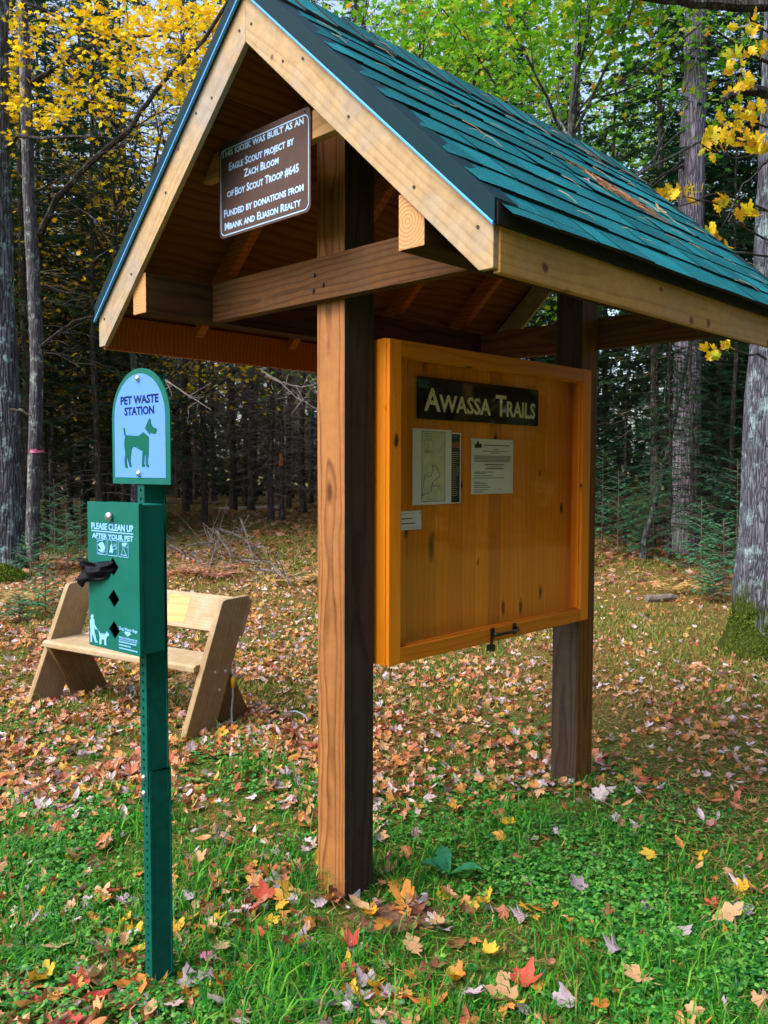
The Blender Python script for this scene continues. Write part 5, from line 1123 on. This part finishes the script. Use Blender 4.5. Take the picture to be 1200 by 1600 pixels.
LM = {(c, s): leaf_mesh(('maple', 'maple', 'oval', 'maple')[s], m, 300+17*s+len(c)) for c, (m, _) in LEAFC.items() for s in range(4)}
LM[('tan', 9)] = leaf_mesh('oak', LEAFC['tan'][0], 5, .3); LM[('orange', 9)] = leaf_mesh('oak', LEAFC['orange'][0], 6, .5); LM[('tan', 8)] = leaf_mesh('oak', leafmat('leaf_pale_tan', [(0, (.56, .37, .19)), (1, (.62, .42, .22))], .2, .6, False), 8, .3)
PINKM = leafmat('leaf_pink', [(0, (.78, .28, .42)), (1, (.82, .34, .46))], .2, .55, False); LM[('pink', 0)] = leaf_mesh('maple', PINKM, 7, .3)
LF = {k: leaf_mesh('maple', LEAFC[k[0]][0], 500+7*k[1]+len(k[0]), .45) for k in list(LM) if k[0] in LEAFC and k[1] < 4}
def put_leaf(me, x, y, size, rz, lift, label, group, rx=0, ry=0, z=None):
    o = bpy.data.objects.new('fallen_leaf', me); link(o, None, (x, y, (float(gz(x, y)) if z is None else z)+lift), (rx, ry, rz)); o.scale = (size,)*3; return tag(o, label, 'leaf', group)
taken = []
SPEC = [(('pink', 0), 322, 1510, .038, 'pink maple leaf lying beside the large tan oak leaf near the sign post'), (('tan', 8), 345, 1494, .055, 'large tan oak leaf on the grass right of the sign post, touching the pink leaf'), (('red', 1), 407, 1474, .030, 'vivid red maple leaf on the grass between the sign post and near kiosk post'), (('yellow', 0), 436, 1517, .026, 'yellow leaf on the grass just left of another orange-yellow leaf, below the red leaf'), (('orange', 1), 476, 1527, .028, 'orange-yellow leaf on the grass below the near kiosk post'), (('yellow', 1), 796, 1298, .040, 'bright yellow-orange curled leaf on the grass under the display case'), (('yellow', 3), 764, 1503, .036, 'yellow oval-lobed leaf near the bottom centre of the grass'), (('tan', 9), 1130, 1447, .072, 'broad pale tan oak leaf at the right, largest leaf on that side'), (('tan', 9), 1003, 1545, .060, 'tan-orange oak leaf near the bottom edge right of centre'), (('lavender-grey', 0), 906, 1398, .044, 'pale lavender leaf standing upright below the far post'), (('lavender-grey', 1), 1063, 1472, .046, 'curled lavender leaf left of the broad tan oak leaf'), (('dark brown', 0), 802, 1356, .034, 'dark reddish leaf on the grass under the display case'), (('yellow', 0), 1016, 1348, .042, 'mottled golden leaf on the grass right of the far post base'), (('orange', 9), 600, 1460, .062, 'brown-orange curled leaf by the bare soil at the near post'), (('tan', 9), 648, 1498, .055, 'brown leaf on the bare soil patch below the near post'), (('orange', 0), 728, 1336, .034, 'small orange leaf just above the broad green weed'), (('tan', 8), 100, 1492, .060, 'large tan oak leaf at the lower left of the grass'), (('red', 0), 968, 1570, .026, 'small pinkish red leaf at the bottom edge'), (('lavender-grey', 3), 735, 1570, .044, 'pale lavender folded leaf at the bottom edge centre'), (('orange', 0), 940, 1588, .034, 'orange leaf at the bottom edge beside the small red leaf')]
for key, px_, py_, s_, lab in SPEC:
    g_ = ground_at(px_, py_); taken.append((g_[0], g_[1])); put_leaf(LF.get(key, LM[key]), g_[0], g_[1], s_*1.12, rg.random()*6.28, .034, lab, None, rg.normal(.12, .12), rg.normal(0, .15))
def leaf_density(x, y):
    y = y+1.5*(fbm(x*.9+2, y*.9, 23)-.5)
    d = np.interp(y, [1.8, 2.6, 3.4, 4.0, 5.5, 8, 14], [.30, .42, .62, 1.15, 1.2, .9, .6])
    d *= np.where(x < -.3, 1.45, np.interp(x, [-.5, .4, 1.0, 1.8, 3], [.95, .6, .5, .34, .30]))
    d *= 1-.62*np.exp(-(((x-.5)/.7)**2+((y-3.1)/.6)**2))
    d *= np.clip(.25+2.2*(fbm(x*2.3, y*2.3, 61)-.34), .10, 1.4)
    return d
x, y = log_samples(80000, 1.8, 15, rg, .52, .4); k = rg.random(len(x)) < leaf_density(x, y)*.60*np.interp(y, [2, 6, 15], [.55, 1, .8]); x, y = x[k], y[k]
sz = np.interp(y, [2.2, 3.6], [1.3, 1.])*(.019+.024*rg.random(len(x)))*np.where(rg.random(len(x)) < .12, 1.3, 1)
dist_ok = np.array([min((a-c)**2+(b-d)**2 for c, d in taken) > .095**2 for a, b in zip(x, y)]); x, y, sz = x[dist_ok], y[dist_ok], sz[dist_ok]
inview = (np.abs(x) < .452*y) & (y > 2.28); app = np.where(inview, sz/y**1.5, 0); order = np.argsort(-app); NI = 278; ind = order[:NI]; rest = order[NI:]
names_ = list(LEAFC); pr_ = np.array([v[1] for v in LEAFC.values()]); pr_ /= pr_.sum()
for i in ind:
    c = names_[int(rg.choice(len(names_), p=pr_))]; gx, gy = float(x[i]), float(y[i])
    put_leaf(LM[(c, int(rg.integers(0, 4)))], gx, gy, float(sz[i]), rg.random()*6.28, .006+.018*rg.random(), c+' fallen leaf lying in the near grass', c+' leaves lying in the near grass', rg.normal(0, .26), rg.normal(0, .26))
print('leaves', len(x)); S = Soup()
for q, tpl in enumerate(T_MAPLE+[T_OVAL]):
    ii_ = rest[q::4]; n = len(ii_); P = np.stack([x[ii_], y[ii_], gz(x[ii_], y[ii_])+.014+.022*rg.random(n)], -1)
    S.add(*scatter(tpl[0], tpl[1], P, eulmat(rg.normal(0, .55, n), rg.normal(0, .55, n), rg.random(n)*6.28), sz[ii_]*(.75+.4*rg.random(n))))
tag(S.obj('leaf_litter', LITTER), 'fallen autumn leaves carpeting the clearing', 'leaves', kind='stuff')
x, y = log_samples(60000, 3.4, 14, rg, .52, .4); k = rg.random(len(x)) < leaf_density(x, y)*np.interp(y, [3.4, 4.6, 14], [.06, .26, .5])*np.where(x > .6, .35, 1); x, y = x[k], y[k]; n = len(x)
V, Fc = scatter(T_MAPLE[0][0], T_MAPLE[0][1], np.stack([x, y, gz(x, y)+.004+.008*rg.random(n)], -1), eulmat(rg.normal(0, .22, n), rg.normal(0, .22, n), rg.random(n)*6.28), .018+.026*rg.random(n))
tag(np_obj('leaf_litter', V, Fc, leafmat('matted_brown_litter', [(0, (.20, .10, .045)), (.3, (.38, .19, .075)), (.6, (.54, .30, .12)), (.85, (.62, .44, .24)), (1, (.56, .44, .42))], .1, .8)), 'matted older leaves under the fresh fallen ones', 'leaves', kind='stuff')
x, y = log_samples(22000, 11, 42, rg, .55, 1); k = rg.random(len(x)) < np.clip(.2+1.8*(fbm(x*.5, y*.4, 33)-.3), .1, 1); x, y = x[k], y[k]; n = len(x)
V, Fc = scatter(T_STAR[0], T_STAR[1], np.stack([x, y, gz(x, y)+.02], -1), eulmat(rg.normal(0, .4, n), rg.normal(0, .4, n), rg.random(n)*6.28), .055+.05*rg.random(n)); tag(np_obj('leaf_litter', V, Fc, WOODLITTER), 'russet leaf litter under the woods', 'leaves', kind='stuff')
# bare soil patch at the near post
# broad green weed
g_ = ground_at(700, 1378); wd_ = empty('broadleaf_weed', (g_[0], g_[1], 0), 0, 'blue-green toothed weed with three broad leaves under the display case', 'weed')
for az, l in ((1.7, .15), (3.1, .10), (-.35, .13), (2.5, .07)):
    t = np.linspace(0, 1, 9); wv = .028*np.sin(np.clip(t*1.05, 0, 1)*math.pi)**.8*(1+.12*np.cos(t*40)); dh = np.array([math.cos(az), math.sin(az), 0]); sd = np.array([-dh[1], dh[0], 0])
    c = np.outer(t*l, dh)+np.outer(.02+.05*np.sin(t*2.2), [0, 0, 1.]); V = np.concatenate([c, c+sd*wv[:, None]+[0, 0, .006], c-sd*wv[:, None]+[0, 0, .006]]); i = np.arange(8)
    Fc = np.concatenate([np.stack([i, i+1, i+10], -1), np.stack([i, i+10, i+9], -1), np.stack([i+1, i, i+18], -1), np.stack([i+1, i+18, i+19], -1)])
    np_obj('leaf', V, Fc, leafmat('weed_leaf', [(0, (.02, .20, .09)), (1, (.05, .28, .12))], .3, .45), wd_, smooth=True)

# debris on the roof
def roof_pt(u, d, h=.016):   # d = plan distance from the ridge on the right slope
    return kw(u, VC-d, 3.004-SL*d+h)
nrm = Vector((math.cos(KA)*SL, -math.sin(KA)*SL, 1)).normalized()
range_r = .0009; rr_ = np.random.default_rng(14); n = 70; uu = rr_.uniform(UF+.05, UB-.05, n); dd_ = rr_.uniform(.05, .94, n); S = Soup()
for u, d in zip(uu, dd_):
    p0 = roof_pt(u, d, .020); a = rr_.normal(1.15, .5); l = .05+.07*rr_.random(); p1 = roof_pt(u+l*math.sin(a)*.9, min(.97, d+l*math.cos(a)*.74), .022)
    S.add(*tube([p0, (p0+p1)/2+np.array(nrm)*.004, p1], range_r*(.8+.6*rr_.random()), 3, False))
tag(S.obj('pine_needles', leafmat('pale_pine_needles', [(0, (.45, .33, .18)), (.6, (.62, .50, .32)), (1, (.50, .30, .12))], .1, .7)), 'dry pine needles scattered over the green shingles', 'pine needles', kind='stuff')
pc = roof_pt(.98, .52, .016); clump = empty('pine_needle_clump', pc, 0, 'matted clump of reddish pine needles on the shingles', 'pine needles'); S = Soup()
for k in range(130):
    u = .98+rr_.normal(0, .085); d = .52+rr_.normal(0, .030)+(u-.98)*.35; p0 = roof_pt(u, d, .018+.014*rr_.random()); a = rr_.normal(1.0, .35); l = .05+.05*rr_.random(); p1 = roof_pt(u+l*math.sin(a), d+l*math.cos(a)*.74, .020+.014*rr_.random()); S.add(*tube([p0, p1], .0013, 3, False))
S.obj('needles', leafmat('needle_clump', [(0, (.34, .12, .04)), (.6, (.48, .24, .10)), (1, (.60, .40, .22))], .1, .7), clump, loc=-pc)
rot_ = nrm.to_track_quat('Z', 'Y').to_euler()
for key, u, d, s_, lab in ((('tan', 8), 1.40, .50, .050, 'pale curled oak leaf lying on the shingles toward the far end'), (('lavender-grey', 0), .70, .56, .026, 'tiny lavender leaf on the shingles left of the needle clump')):
    p_ = roof_pt(u, d, .02); o = bpy.data.objects.new('fallen_leaf', LM[key]); link(o, None, p_, rot_); o.scale = (s_,)*3; tag(o, lab, 'leaf')
